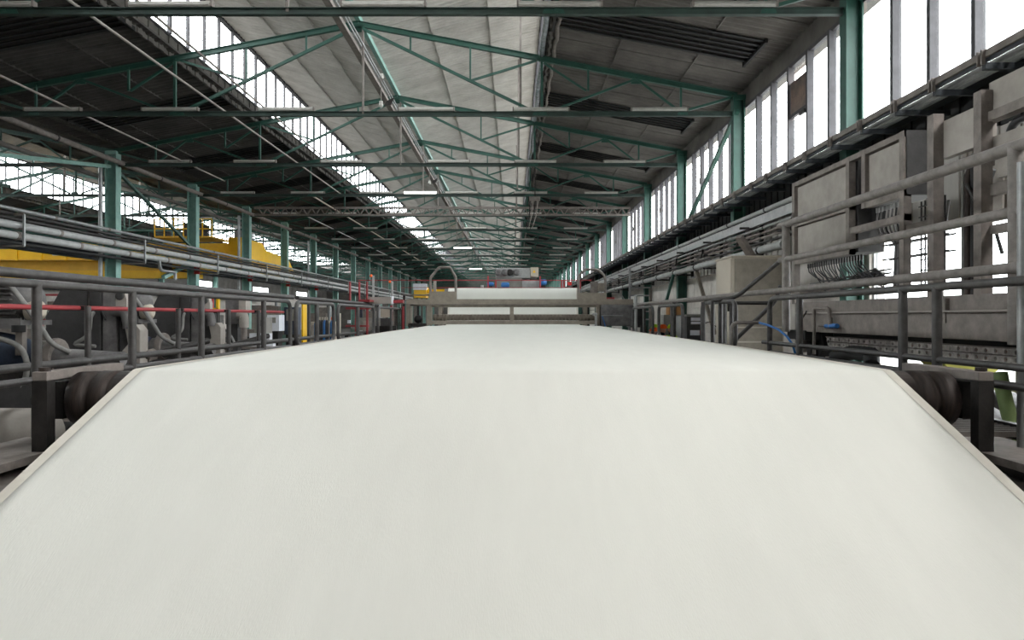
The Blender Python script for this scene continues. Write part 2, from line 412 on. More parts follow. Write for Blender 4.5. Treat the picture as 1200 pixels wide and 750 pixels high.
# low windows
wn=40
for (a,b,c,d) in openings:
    root=thing('window_%d'%wn,'low bright window behind the cabinet frames' if wn==40 else 'small window low in the wall past the grey motor box',None,(XW+.1,a,c),kind='structure'); wn+=1
    k=int((b-a)/.72); p=(b-a)/k
    for i in range(k):
        for (z0,z1) in ((c,(c+d)/2-.02),((c+d)/2+.02,d)):
            MB().box(XW+.14,XW+.152,a+p*i+.04,a+p*(i+1)-.04,z0,z1).build('pane','pane',root)
        MB().bar((XW+.14,a+p*(i+1),c),(XW+.14,a+p*(i+1),d),.09,.08,up=(0,1,0)).build('mullion','pipe',root)
    MB().bar((XW+.14,a,(c+d)/2),(XW+.14,b,(c+d)/2),.07,.05).build('transom','pipe',root)
# far end and far side of the neighbouring hall
mb=MB().box(-36,XW+.3,YB-1.2,YB-.9,FL,ZT+1.8); tag(mb.build('wall_back','sheetdark'),'far end wall of the hall',kind='structure')
XLL=XL-SPAN-.3
mb=MB().box(-36,XW+.3,YA-.3,YA,FL,ZT+1.8); tag(mb.build('wall_front','sheetdark'),'end wall of the hall behind the camera',kind='structure')
wl=thing('wall_left','far side wall of the neighbouring hall',None,(XLL,0,FL),kind='structure')
MB().box(XLL-.2,XLL,YA,YB,FL,3.0).build('wall_body','white',wl); MB().box(XLL-.2,XLL,YA,YB,3.9,ZT).build('wall_body','sheetdark',wl)
root=thing('window_60','window strip in the far side wall of the neighbouring hall',None,(XLL,0,3.0),kind='structure')
for n in range(0,NT-1):
    if n%3==1: MB().box(XLL-.1,XLL-.09,ty(n)+.08,ty(n+1)-.08,3.0,3.9).build('pane','pane',root)
    else: MB().box(XLL-.2,XLL,ty(n)+.08,ty(n+1)-.08,3.0,3.9).build('wall_body','sheetdark',wl)
    MB().box(XLL-.14,XLL-.04,ty(n)-.08,ty(n)+.08,3.0,3.9).build('mullion','mullion',root)

# ================================================================== TRUSSES
hs=SPAN/2
def truss_members():
    T=lambda u,d=.0: (u,0,ztop(u)-d)
    B=lambda u: (u,0,CH)
    L=[('bottom_chord','ib',B(-hs+.1),B(hs-.1),.1,.12)]
    for s in (1,-1):
        L.append(('top_chord','ib',(s*-.0,0,ZT),(s*(hs-.03),0,ztop(hs-.03)),.1,.14))
        def z(u): return ztop(u)
        d1=lambda u: ZT-.1+(CH-ZT+.2)*(u/4.5)
        m=[('strut',(4.75,z(4.75)),(4.75,CH),.065),
           ('diagonal',(.1,ZT-.12),(4.5,CH+.08),.07),
           ('strut',(1.35,z(1.35)),(1.35,d1(1.35)),.045),
           ('strut',(2.9,z(2.9)),(2.9,d1(2.9)),.045),
           ('diagonal',(2.9,d1(2.9)),(4.6,z(4.6)-.08),.055),
           ('diagonal',(5.0,CH+.08),(7.2,z(7.2)-.06),.055),
           ('strut',(5.95,z(5.95)),(5.95,CH+.6),.05),
           ('diagonal',(4.8,z(4.8)-.1),(5.9,CH+.6),.05),
           ('diagonal',(7.2,z(7.2)-.06),(8.3,CH+.08),.055),
           ('strut',(8.35,z(8.35)),(8.35,CH),.05),
           ('diagonal',(8.45,CH+.08),(9.7,z(9.7)-.06),.06)]
        for nm,(u0,z0),(u1,z1),t in m: L.append((nm,'bar',(s*u0,0,z0),(s*u1,0,z1),t,t))
    L.append(('hanger_rod','bar',(.12,0,ZT-.1),(.12,0,CH),.05,.05))
    L.append(('hanger_rod','bar',(4.2,.1,ZT+.18+BS*4.2),(4.2,.1,CH),.06,.06))
    return L
def truss_mesh_parts(root):
    for nm,kind,p,q,wd,h in truss_members():
        mb=MB()
        if kind=='ib': mb.ibeam(p,q,wd,h)
        else: mb.bar(p,q,wd,h,up=(0,1,0))
        mt='green' if nm!='hanger_rod' else 'dusty'
        if nm=='bottom_chord': mt='greendark'  # bottom chord in a darker, greyer green than the other members
        mb.build(nm,mt,root,local=True)
    # gusset plates
    for s in (1,-1):
        for u,z,r in ((.0,ZT-.12,.2),(s*4.7,CH+.05,.2),(s*7.2,ztop(7.2)-.1,.15),(s*8.4,CH+.06,.14)):
            MB().prism([(u-r,z-.09),(u+r,z-.09),(u+r*.6,z+.1),(u-r*.6,z+.1)],'Y',-.015,.015).build('gusset_plate','green',root,local=True)
proto=thing('roof_truss','green steel roof truss nearest the camera, its chord crossing the top of the picture','truss',(RX,Y0,0),'roof trusses of the main hall')
truss_mesh_parts(proto)
for n in range(1,9): dup(proto,(RX,ty(n),0),'green steel roof truss of the main hall, %s from the camera'%ORD[n])
one=MB()
for nm,kind,p,q,wd,h in truss_members():
    if kind=='ib': one.ibeam(p,q,wd,h)
    else: one.bar(p,q,wd,h,up=(0,1,0))
far=one.build('roof_truss','green'); far.location=(RX,ty(9),CZ)
me=far.data; 
for v in me.vertices: v.co.z+=CH-.07   # origin back to lens level
tag(far,'green steel roof truss of the main hall, %s from the camera'%ORD[9],'truss','roof trusses of the main hall','thing')
for n in range(10,NT-1):
    o=far.copy(); COL.objects.link(o); o.location=(RX,ty(n),CZ); o['label']='green steel roof truss of the main hall, %s from the camera'%ORD[n]
for n in range(0,5): dup(proto,(RX-SPAN,ty(n),0),'green steel roof truss of the neighbouring hall, %s from the camera'%ORD[n],'roof trusses of the neighbouring hall')
for n in range(5,NT-1):
    o=far.copy(); COL.objects.link(o); o.location=(RX-SPAN,ty(n),CZ); o['label']='green steel roof truss of the neighbouring hall, %s from the camera'%ORD[n]; o['group']='roof trusses of the neighbouring hall'
# ridge purlin, ridge conduits and long runs under the roof
def run(name,label,cat,x,z,r,m,y0=7,y1=110,n=8,square=None,clamps=None,cm='darksteel',step=3.0):
    root=thing(name,label,cat,(x,y0,z))
    mb=MB()
    if square: mb.bar((x,y0,z),(x,y1,z),square[0],square[1])
    else: mb.tube([(x,y0,z),(x,y1,z)],r,n)
    mb.build('tube' if not square else 'length',m,root)
    if clamps:
        y=y0+1.3
        while y<min(y1,60):
            MB().tube([(x,y-.03,z),(x,y+.03,z)],r*1.22,n).build('pipe_clamp',cm,root); y+=step
    return root
run('ridge_purlin','pale green purlin along the ridge of the lantern roof','beam',RX,ZT+.14,0,'teal',square=(.12,.14))
run('conduit','broad grey cable tray hanging just under the ridge','tray',RX-.02,6.85,0,'dusty',square=(.16,.1))
run('conduit','thin pale conduit hung beside the ridge cable tray','conduit',RX+.02,7.1,.025,'galv',n=6)
run('conduit','slim bright conduit hung between ridge tray and purlin','conduit',RX+.14,7.02,.02,'galv',n=6)
run('conduit','dusty grey conduit running lengthwise under the dark slope, next to the lantern glass','conduit',-6.45,5.42,.026,'dusty',n=6)
run('conduit','pale conduit running lengthwise across the middle of the dark slope','conduit',-7.55,5.38,.027,'plate',n=6,y1=30)
run('conduit','pale conduit running lengthwise low across the dark slope','conduit',-11.4,5.36,.027,'plate',n=6,y1=27)
run('conduit','yellowed conduit with a kink, continuing along the dark slope farther back','conduit',-8.9,5.36,.035,'beige',n=6,y0=30,y1=70)
run('conduit','thin conduit continuing along the far dark slope','conduit',-11.0,5.36,.035,'pipe',n=6,y0=36,y1=70)
run('eaves_pipe','thick dusty pipe along the eaves above the column row','pipe',XL+.35,5.28,.09,'dusty',clamps=True,step=DY)
run('eaves_pipe','second dusty pipe along the eaves, lower and farther out','pipe',XL-.5,4.85,.08,'sheetdark')

# pendants under the ridge tray
for i,yy in enumerate((20.1,31.8)):
    x=RX+.12; r=thing('pendant','pale pendant with knob and globe below the ridge, %s'%('nearer one with a dark vane','farther one near the lit batten')[i],'pendant',(x,yy,6.2))
    MB().cyl((x,yy,7.0),(x,yy,7.14),.07,12).build('knob','lamp',r); MB().bar((x,yy,6.3),(x,yy,7.02),.025).build('stem','dusty',r)
    MB().sphere((x,yy,6.22),.07,10,6).build('globe','lamp',r); MB().cyl((x,yy,6.26),(x,yy,6.34),.05,10).build('collar','lamp',r)
    MB().prism([(x+.08,6.2),(x+.3,6.24),(x+.4,6.46),(x+.16,6.34)],'Y',yy-.012,yy+.012).build('vane','darksteel',r)
p=W(627,232,29.3); r=thing('junction_panel','grey junction panel with hanging cables under the roof beside the foil pipe','panel',(p.x,p.y,p.z-.3))
MB().box(p.x-.25,p.x+.22,p.y,p.y+.1,p.z-.12,p.z+.06).build('panel','dusty',r); MB().bar((p.x,p.y+.05,p.z),(p.x,p.y+.05,ZT+.2-SL*(p.x-RX)),.04).build('hanger','darksteel',r)
for k in range(4): MB().tube([(p.x-.2+.11*k,p.y+.05,p.z-.1),(p.x-.24+.1*k,p.y+.3,p.z-.7),(p.x-.3+.08*k,p.y+2.5,p.z-1.0)],.02,6).build('cable','plate' if k%2 else 'hosedark',r)

# batten lamps on the bottom chords
def batten():
    r=thing('batten_lamp','x','lamp',(0,0,0),'unlit batten lamps on the trusses')
    MB().prism([(-.05,.0),(.05,.0),(.065,.06),(.03,.1),(-.03,.1),(-.065,.06)],'X',-.72,.72).build('housing','lamp',r,local=True)
    MB().cyl((-.68,-.055,.03),(.68,-.055,.03),.02,8).build('tube','lamp',r,local=True)
    for s in (-1,1): MB().box(s*.72-.015,s*.72+.015,-.07,.05,-.005,.1).build('end_cap','dusty',r,local=True)
    return r
bp=batten(); first=True
XS=(-11.86,-8.9,-5.87,-2.26,.77,3.83)
PL=('out over the column row','outer dark slope','under the dark slope','under the ridge','above the white cloth','nearest the window wall')
for n in range(0,12):
    for x,pl in zip(XS,PL):
        lab='white unlit batten lamp on the %s truss, %s'%(ORD[n],pl)
        loc=(x+random.uniform(-.05,.05),ty(n)-.02,CH+.065)
        if first: bp.location=Vector(loc)+Vector((0,0,CZ)); bp['label']=lab; first=False
        else: dup(bp,loc,lab)
for n,x in ((3,-4.0),(7,-3.9),(11,-4.2)):
    loc=(x,ty(n)-.02,CH+.065)
    o=dup(bp,loc,'lit batten lamp shining white on the %s truss'%ORD[n],'lit batten lamps')
    for c in o.children:
        if c.name.startswith(('tube','housing')):
            c.data=c.data.copy(); c.data.materials.clear(); c.data.materials.append(M['lit'])
# crane girder beam crossing before the fifth truss
g=thing('lattice_girder','grey lattice girder crossing the hall just before the fifth truss','girder',(XR,ty(4)-1.6,4.95))
yg=ty(4)-1.6
zg=W(600,246,yg).z
MB().bar((XL+1,yg,zg+.1),(XR,yg,zg+.1),.1,.1).build('top_flange','dusty',g); MB().bar((XL+1,yg,zg-.25),(XR,yg,zg-.25),.08,.08).build('bottom_flange','dusty',g)
mb=MB(); x=XL+1.2
while x<XR-.3:
    mb.bar((x,yg,zg+.1),(x+.22,yg,zg-.25),.05); mb.bar((x+.22,yg,zg-.25),(x+.44,yg,zg+.1),.05); x+=.44
mb.build('lacing','dusty',g)['kind']='stuff'

# ================================================================== COLUMNS
def column(x,n,label,group,m,wd=.2):
    r=thing('steel_column',label,'column',(x,ty(n),FL),group)
    mb=MB(); top=ztop(hs)-.02
    mb.ibeam((x,ty(n),FL),(x,ty(n),top),wd*1.2,wd*1.5,.03,up=(1,0,0)); mb.build('shaft',m,r)
    MB().box(x-.2,x+.2,ty(n)-.2,ty(n)+.2,FL,FL+.03).build('base_plate','darksteel',r)
    MB().box(x-.16,x+.16,ty(n)-.13,ty(n)+.13,top-.1,top+.02).build('cap_plate',m,r)
    return r
for n in range(-1,NT-1):
    column(XR,n,'green steel column on the window wall, %s from the camera'%ORD[n+1],'columns on the window wall','green')
for n in range(0,NT-1):
    c=column(XL,n,'green steel column of the open row between the halls, %s from the camera'%ORD[n],'columns between the halls','teal',.26)
    if 2<=n<=8:
        MB().box(XL-.1,XL+.28,ty(n)-.26,ty(n)-.14,FL+1.0,FL+1.3).build('junction_box','machinegrey',c)
    if 3<=n<=6:
        p=Vector((XL+.3,ty(n)-.3,2.0)); e=thing('alarm_box','red call box on the %s column between the halls'%ORD[n],'box',p,'red call boxes')
        MB().box(p.x-.11,p.x+.11,p.y-.04,p.y+.05,p.z-.18,p.z+.14).build('case','brightred',e); MB().box(p.x-.05,p.x+.05,p.y-.055,p.y-.04,p.z-.05,p.z+.06).build('glass','paper',e)
for n in range(0,12):
    column(XL-SPAN,n,'pale green column at the far side of the neighbouring hall, %s from the camera'%ORD[n],'columns of the neighbouring hall','teal',.26)
# wind braces
def brace(p,q,label,m='green',t=.1):
    tag(MB().bar(p,q,t,t,up=(0,1,0)).build('brace',m),label,'brace')
brace((XR-.05,ty(1)-.1,5.3),(XR-.05,ty(2)+.1,2.6),'thin green brace crossing the second window bay')
brace((XL,ty(2)+.2,5.1),(XL,ty(3)-.2,3.0),'green brace between third and fourth columns of the open row')
brace((XL-.2,Y0-.2,3.3),(XL,ty(2)-.2,5.15),'grey-green brace rising to the third column of the open row','teal',.12)
brace((XL,ty(2)+3.4,1.55),(XL,ty(3)-.2,2.3),'short pale green brace under the pipe bundle at the fourth column','teal',.14)
brace((-23,ty(2)-.5,5.9),(XL-3.2,ty(2)-.5,4.4),'green brace over the neighbouring hall','green',.12)

# ================================================================== TRAY AND PIPES ON THE WINDOW WALL
XT=5.2
tr=thing('cable_tray','dark cable tray on brackets running the whole length under the tall windows','tray',(XT,7,2.75))
MB().box(XT-.03,XT+.03,6.5,110,2.84,2.92).build('top_rail','dusty',tr)
MB().box(XT+.0,XT+.03,6.5,110,2.80,2.84).build('side_plate','tray',tr)
MB().box(XT+.45,XT+.78,6.5,110,2.93,2.95).build('cover','tray',tr)
for k in range(40):
    y=7.42+.93*k+random.uniform(-.12,.12)
    MB().bar((XT-.02,y,2.75),(XW-.12,y,2.75),.06,.07).build('bracket_arm','tray',tr)
    if k<22:
        for d in (-.04,.03): MB().box(XT-.07,XT-.03,y+d,y+d+.022,2.76,2.92).build('clip','dusty',tr)
for x,z,r,m,l in ((5.36,2.76,.03,'galv','pale thin pipe lying in the dark tray, nearest its open edge'),(5.46,2.77,.035,'pipe','second pale pipe lying in the dark tray'),(5.58,2.79,.04,'blue','bluish pipe lying deep in the dark tray')):
    tag(MB().tube([(x,6.5,z+.075),(x,105,z+.075)],r,6).build('tray_pipe',m if m!='blue' else 'galv'),l,'pipe')
def wallrun(name,label,x,ratio,r,m,y0,y1,clamp=True,square=None,cat='pipe'):
    return run(name,label,cat,x,ratio*x,r,m,y0,y1,8,square,clamps=clamp,step=2.6)
wallrun('wall_pipe','long grey pipe highest on the wall beneath the dark tray',5.6,.422,.055,'pipe',11.2,60)
wallrun('wall_beam','flat pale grey beam along the wall below the highest pipe',5.62,.388,0,'pipe',11.2,60,False,(.1,.2),'beam')
wallrun('wall_pipe','thin grey pipe below the flat wall beam',5.55,.355,.035,'galv',11.2,60)
wallrun('wall_pipe','pair-forming thin dusty pipe, upper of two above the thick pipe',5.5,.335,.03,'dusty',11.2,60)
wallrun('wall_pipe','thin dusty pipe, lower of two above the thick pipe',5.5,.315,.03,'dusty',11.2,60)
wallrun('wall_pipe','dark cable-thick pipe just above the thick grey wall pipe',5.45,.296,.03,'darksteel',11.2,60,False)
wallrun('wall_pipe','thick pale grey pipe lowest on the wall, above the block courses',5.4,.268,.09,'pipe',13.6,60)
# bracketry between the pipes
for k in range(9):
    y=13+k*3.1; r=thing('pipe_bracket','dark steel bracket holding the wall pipes, %s from the camera'%ORD[k],'bracket',(5.75,y,1.4),'wall pipe brackets')
    MB().bar((5.86,y,1.3),(5.86,y,2.5),.08).build('upright','darksteel',r)
    for z in (1.36,1.72,2.08): MB().bar((5.35,y,z),(5.9,y,z),.05).build('arm','darksteel',r)
    MB().tube(rounded([(5.4,y+.2,1.9),(5.45,y+.5,1.7),(5.4,y+.9,1.75)],.1),.03,6).build('bent_pipe','darksteel',r)
# channel leaning over the cabinet
tag(MB().bar(W(866,277,13.6),W(888,312,13.9),.14,.1).build('channel_strut','dusty'),'short slanting steel channel above the beige cabinet','strut')
for i,(x0,y0,x1,y1,Y,m) in enumerate(((789,322,781,352,21,'green'),(816,318,838,392,18.5,'brown'),(778,352,790,380,20.5,'green'))):
    if i<2: tag(MB().bar(W(x0,y0,Y),W(x1,y1,Y),.12,.08).build('wall_brace',m),('slanting green brace against the white blockwork','slanting brown channel brace in front of the white blockwork')[i],'brace')
# tall slotted post with rungs
r=thing('service_post','pale steel post with rungs beside the grey motor box','post',(W(742,380,24).x,24,FL))
px=W(742,380,24).x
MB().bar((px-.12,24,FL),(px-.12,24,1.7),.07).build('upright','galv',r); MB().bar((px+.6,24,FL),(px+.6,24,1.0),.09).build('upright','dusty',r)
for k in range(5): MB().bar((px-.12,24,-.1+.28*k),(px+.6,24,-.1+.28*k),.07,.05).build('rung','galv',r)

# ================================================================== PIPE BUNDLE BETWEEN THE HALLS
XP=XL+.62
P=[('pale grey pipe topmost in the bundle between the halls',.2155,.055,'galv'),('dark pipe directly under the topmost pale pipe of the bundle',.205,.05,'darksteel'),
   ('second dark pipe of the bundle, above the thick pale one',.196,.05,'darksteel'),('thick pale grey pipe with sleeve joints in the middle of the bundle',.184,.1,'pipe'),
   ('thin green pipe between the two thick pipes of the bundle',.174,.025,'green'),('thick grey pipe near the bottom of the bundle',.163,.105,'pipe'),
   ('dark flat cable run lowest in the bundle',.148,.05,'black')]
for lab,ra,rr,mm in P:
    x=XP+(.0 if rr<.08 else .12)
    r=thing('pipe',lab,'pipe',(x,8,ra*x*-1)); mb=MB()
    z=-ra*x
    mb.tube([(x,8,z),(x,95,z)],rr,10); mb.build('tube',mm,r)
    for k in range(14):
        y=14.5+k*2.6+(.9 if rr>.1 else 0)
        if rr>.05: MB().tube([(x,y-.05,z),(x,y+.05,z)],rr*1.12,10).build('sleeve','dusty',r)
for k in range(1,12):
    y=ty(k)+.35; r=thing('pipe_hanger','steel hanger frame holding the pipe bundle at the %s column'%ORD[k],'hanger',(XL+.2,y,1.8),'pipe bundle hangers')
    for z in (1.86,2.32,2.7): MB().bar((XL+.1,y,z),(XP+.3,y,z),.05).build('arm','dusty',r)
    MB().bar((XP+.3,y,1.86),(XP+.3,y,2.7),.05).build('rod','galv',r)
# expansion loop bends
tag(MB().tube(rounded([(XP+.25,25,2.05),(XP+.25,25.1,1.7),(XP+.25,26.2,1.7),(XP+.25,26.2,1.4)],.2),.06,8).build('bent_pipe','galv'),'bent pipe dropping from the pipe bundle','pipe')
for n,xo in ((2,-.25),(4,-.28),(6,-.25)):
    tag(MB().tube([(XL+xo,ty(n)-.3,FL),(XL+xo,ty(n)-.3,5.2)],.07,8).build('down_pipe','galv'),'grey down pipe running up the %s column between the halls'%ORD[n],'pipe')

# ================================================================== THE WEB
HW=2.6
RC=(4.72,-.565); RR=.2
def web_path():
    pts=[(1.6,-1.70),(2.2,-1.445)]
    a=math.atan(.447)
    t0=math.pi/2+a
    tang=lambda t:(RC[0]+RR*math.cos(t),RC[1]+RR*math.sin(t))
    p=tang(t0); q=(2.2,-1.445)
    for i in range(1,6): pts.append((q[0]+(p[0]-q[0])*i/6,q[1]+(p[1]-q[1])*i/6))
    for i in range(9): pts.append(tang(t0+(math.pi/2-t0)*i/8))
    for i in range(1,17): 
        f=i/16; pts.append((RC[0]+(20.6-RC[0])*f,RC[1]+RR+(-.283-RC[1]-RR)*f))
    pts+=[(20.75,-.285),(21,-.295),(23,-.32),(26.4,-.33)]
    for i in range(1,7): t=-math.pi/2+math.pi/2*i/6; pts.append((26.4+.9*math.cos(t),.57+.9*math.sin(t)))
    pts+=[(27.3,.7)]
    for i in range(1,11): t=math.pi-math.pi*.5*i/10; pts.append((27.6+.3*math.cos(t),.85+.3*math.sin(t)))
    for i in range(1,7): pts.append((27.6+i*.8,1.15-.02*i))
    return pts
WP=web_path()
def strip(x0,x1,nx,lift=0.0,th=.004):
    v=[];f=[]
    for (y,z) in WP:
        for i in range(nx+1):
            x=x0+(x1-x0)*i/nx
            v.append((x,y,z+lift+.004*math.sin(x*3.1+y*.7)))
    n=nx+1
    f=[(r*n+i,r*n+i+1,(r+1)*n+i+1,(r+1)*n+i) for r in range(len(WP)-1) for i in range(nx)]
    return MB().add(v,f,True)
web=thing('cloth_web','wide white cloth web running over rollers down the middle of the machine','cloth',(0,1.6,FL+.4))
b=strip(-HW,HW,40).build('web','fabric',web)
m_=b.modifiers.new('thick','SOLIDIFY'); m_.thickness=.006; m_.offset=-1
for s in (-1,1):
    o=strip(s*(HW-.065),s*(HW-.002),2,.003).build('selvedge','selvedge',web); o['label']='cream selvedge'
# end rollers with rings, shaft, bearing bracket
def roller_end(s):
    side='near the grey motors' if s<0 else 'near the rusty perforated rails'
    r=thing('roller','dark steel guide roller under the near bend of the cloth','roller',(0,RC[0],RC[1]-RR)) if s<0 else None
    return r
rl=thing('roller','dark worn guide roller under the near bend of the white cloth','roller',(0,RC[0],RC[1]))
MB().lathe([(-2.99,.15),(-2.985,.185),(-2.87,.19),(-2.865,.165),(-2.83,.165),(-2.825,.192),(-2.73,.192),(-2.725,.175),(-2.7,.175),(-2.695,.19),(2.695,.19),(2.7,.175),(2.725,.175),(2.73,.192),(2.825,.192),(2.83,.165),(2.865,.165),(2.87,.19),(2.985,.185),(2.99,.15)],(0,*RC),'X',28).build('barrel','rust',rl)
for s in (-1,1):
    MB().lathe([(s*2.99,.13),(s*3.0,.13)],(0,*RC),'X',24).build('end_disc','darksteel',rl)
    MB().lathe([(s*2.99,.05),(s*3.3,.05)],(0,*RC),'X',16).build('shaft','darksteel',rl)
    MB().lathe([(s*3.16,.075),(s*3.24,.08),(s*3.29,.07),(s*3.31,.03)],(0,*RC),'X',16).build('shaft_cap','darksteel',rl)
    x0=s*3.03; x1=s*3.13
    br=thing('bearing_bracket','rusty steel bearing bracket carrying the %s end of the guide roller'%('motor-side' if s<0 else 'wall-side'),'bracket',(s*3.08,4.6,-.95))
    a,b_=min(x0,x1),max(x0,x1)
    MB().box(a,b_,4.44,4.52,-.95,-.42).build('front_leg','darksteel',br)
    MB().box(a,b_,5.2,5.3,-.95,-.42).build('rear_leg','dusty',br)
    MB().box(a,b_,4.44,5.32,-.42,-.36).build('top_bar','dusty',br,bevel=.006)
    MB().box(a,b_,4.6,4.86,-.69,-.44).build('bearing_block','darksteel',br)
    MB().cyl((s*3.08,4.49,-.36),(s*3.08,4.49,-.335),.035,6).build('bolt','rust',br)
    MB().box(a-.06,b_+.06,4.36,5.36,-.98,-.95).build('foot_plate','darksteel',br)
# side frame beams carrying brackets, planks
for s,lab in ((-1,'motor side'),(1,'window-wall side')):
    r=thing('side_beam','long steel side beam of the machine under the cloth edge, %s'%lab,'beam',(s*3.0,6,-1.2))
    MB().ibeam((s*2.95,2.4,-1.09),(s*2.95,20,-1.09),.5,.22,.03).build('web_beam','dusty' if s<0 else 'rust',r)
    for y in (3,6,9,12,15,18): MB().box(s*2.95-.12,s*2.95+.12,y-.1,y+.1,FL,-1.2).build('leg','darksteel',r)
    p=thing('plank','grey scuffed plank lying on the side beam, %s'%lab,'plank',(s*3.35,3.6,-.9),None)
    MB().box(s*3.3-.26,s*3.3+.26,2.2,5.0,-.93,-.88).build('board','dusty',p)
    MB().box(s*3.3-.26,s*3.3-.22,2.2,5.0,-.97,-.93).build('batten','darksteel',p)
    for y in (2.4,4.7): MB().box(s*3.4-.12,s*3.4+.12,y,y+.1,FL,-.93).build('support','darksteel',p)
    # cross shafts below the web
# black trough below the near web
tag(MB().box(-2.7,2.7,1.9,20,FL,FL+.25).build('machine_bed','black'),'dark machine bed under the cloth','machine')

# walkways with gratings
for s,lab in ((-1,'between the cloth and the motors'),(1,'between the cloth and the cabinets')):
    r=thing('walkway','steel grating walkway '+lab,'walkway',(s*3.85,4,-.88))
    a,b_=sorted((s*3.24,s*(4.35 if s<0 else 3.95)))
    mb=MB(); y_0=5.1 if s>0 else 5.85
    y=5.1 if s>0 else 5.85
    while y<20: mb.box(a,b_,y,y+.02,-.9,-.86); y+=.07
    mb.build('grating','dusty',r)['kind']='stuff'
    for x in (a,b_): MB().box(x-.03,x+.03,y_0,20.5,-.96,-.84).build('edge_angle','darksteel',r)
    for y in (6.0,10,15,20):
        for x in (a,b_): MB().box(x-.04,x+.04,y-.04,y+.04,FL,-.96).build('leg','darksteel',r)

# ================================================================== RAILINGS
def railing(label,x,segs,ztop_,zmid,zfoot,r,posts,m='rail',loop=True,extra=(),group=None,ptop=None,pr=1.1):
    y0=segs[0][0]
    root=thing('railing',label,'railing',(x,y0,zfoot),group)
    for (a,b,la,lb) in segs:
        pts=[(x,a,ztop_),(x,b,ztop_)]
        if la: pts=[(x,a,zmid)]+pts
        if lb: pts=pts+[(x,b,zmid)]
        if la and lb: pts=[(x,(a+b)/2,zmid)]+pts+[(x,(a+b)/2+.01,zmid)]
        MB().tube(rounded(pts,.16),r,10).build('top_rail',m,root)
        if not (la and lb): MB().tube([(x,a,zmid),(x,b,zmid)],r*.85,8).build('mid_rail',m,root)
    for (z,a,b,rr,mm) in extra: MB().tube([(x,a,z),(x,b,z)],rr,10).build('rail',mm,root)
    for y in posts: MB().tube([(x,y,zfoot),(x,y,ptop if ptop is not None else ztop_)],r*pr,10).build('post',m,root)
    return root
xf=-3.4
Yx=lambda x,px: FPX*x/(px-VX)
railing('dark tubular railing beside the cloth, nearest run on the motor side',xf,[(2.5,Yx(xf,340),False,True)],.232,-.452,-.86,.031,[Yx(xf,p) for p in (43,155,236,309)])
for i,(p0,p1) in enumerate(((347,391),(396,438),(443,471))):
    railing('looped tubular railing beyond the nearest motor-side run, %s loop along'%ORD[i],xf,[(Yx(xf,p0),Yx(xf,p1),True,True)],.232,-.452,-.86,.034,[Yx(xf,p0+(p1-p0)*.55)],group='looped railings')
xr_=-4.15
railing('outer dark railing behind the first, motor side of the walkway',xr_,[(2.6,Yx(xr_,343),False,False)],.365,-.43,-.88,.042,[Yx(xr_,p) for p in (103,209,268,303)],ptop=.1,pr=.72)
railing('outer dark railing farther along the motor side',xr_,[(Yx(xr_,348),21.0,False,True)],.365,-.43,-.88,.042,[Yx(xr_,p) for p in (362,420)],pr=.8)
r=thing('red_rail','long thin red rail running past the motor guards','rail',(-4.3,3,.05))
MB().tube([(-4.3,2.6,.085),(-4.3,Yx(-4.3,332),.085)],.024,10).build('tube','red',r)
for p in (103,215,268,303): 
    y=Yx(-4.22,p); MB().bar((-4.22,y,.085),(-4.3,y,.085),.04).build('holder','darksteel',r)
# wall side
xf=3.3
railing('dark tubular railing beside the cloth, nearest run on the wall side',xf,[(2.6,Yx(xf,902),False,True)],.232,-.46,-.86,.034,[Yx(xf,p) for p in (1098,1058,937)],extra=[(-.335,3.9,9,.026,'rail')])
for i,(p0,p1) in enumerate(((862,823),(800,772),(765,742))):
    railing('looped tubular railing beyond the nearest wall-side run, %s loop along'%ORD[i],xf,[(Yx(xf,p0),Yx(xf,p1),True,True)],.232,-.452,-.86,.034,[Yx(xf,p0+(p1-p0)*.45)],group='looped railings, wall side')
xq=3.92
rr=railing('tall pale dusty guard rail with three bars before the cabinets',xq,[(3.2,Yx(xq,914),False,False)],1.325,.822,-.22,.05,[Yx(xq,1190),Yx(xq,921)],m='railpale')
MB().tube([(xq-.06,2.9,.375),(xq-.06,21.3,.375)],.045,10).build('low_rail','railpale',rr)
for p in (853,793): MB().tube([(xq-.06,Yx(xq,p),-.86),(xq-.06,Yx(xq,p),.375)],.04,10).build('post','rail',rr)
# pale service pole at the edge of the picture
p=W(1198,190,4.6); tag(MB().tube([(p.x,p.y,-1.2),(p.x,p.y,p.z)],.032,10).build('pole','galv'),'pale green-grey upright pipe at the picture edge beside the guard rail','pipe')
# stair railing
r=thing('stair_railing','slanting stair railing in front of the beige cabinet','railing',W(880,400,10.5))
MB().tube(rounded([W(835,352,10.8),W(862,349,10.6),W(913,307,10.2),W(916,305,10.1)],.12),.033,8).build('hand_rail','rail',r)
MB().tube(rounded([W(858,400,10.8),W(862,398,10.6),W(908,354,10.2),W(915,335,10.1)],.08),.033,8).build('mid_rail','rail',r)
MB().tube([W(835,352,10.8),W(835,410,10.8)],.033,8).build('post','rail',r); MB().tube([W(824,354,10.8),W(824,404,10.8)],.033,8).build('post','rail',r)
MB().tube([W(857,353,10.6),W(857,405,10.6)],.033,8).build('post','rail',r); MB().tube([W(857,355,10.6),W(908,355,10.2)],.028,8).build('cross_bar','darksteel',r)
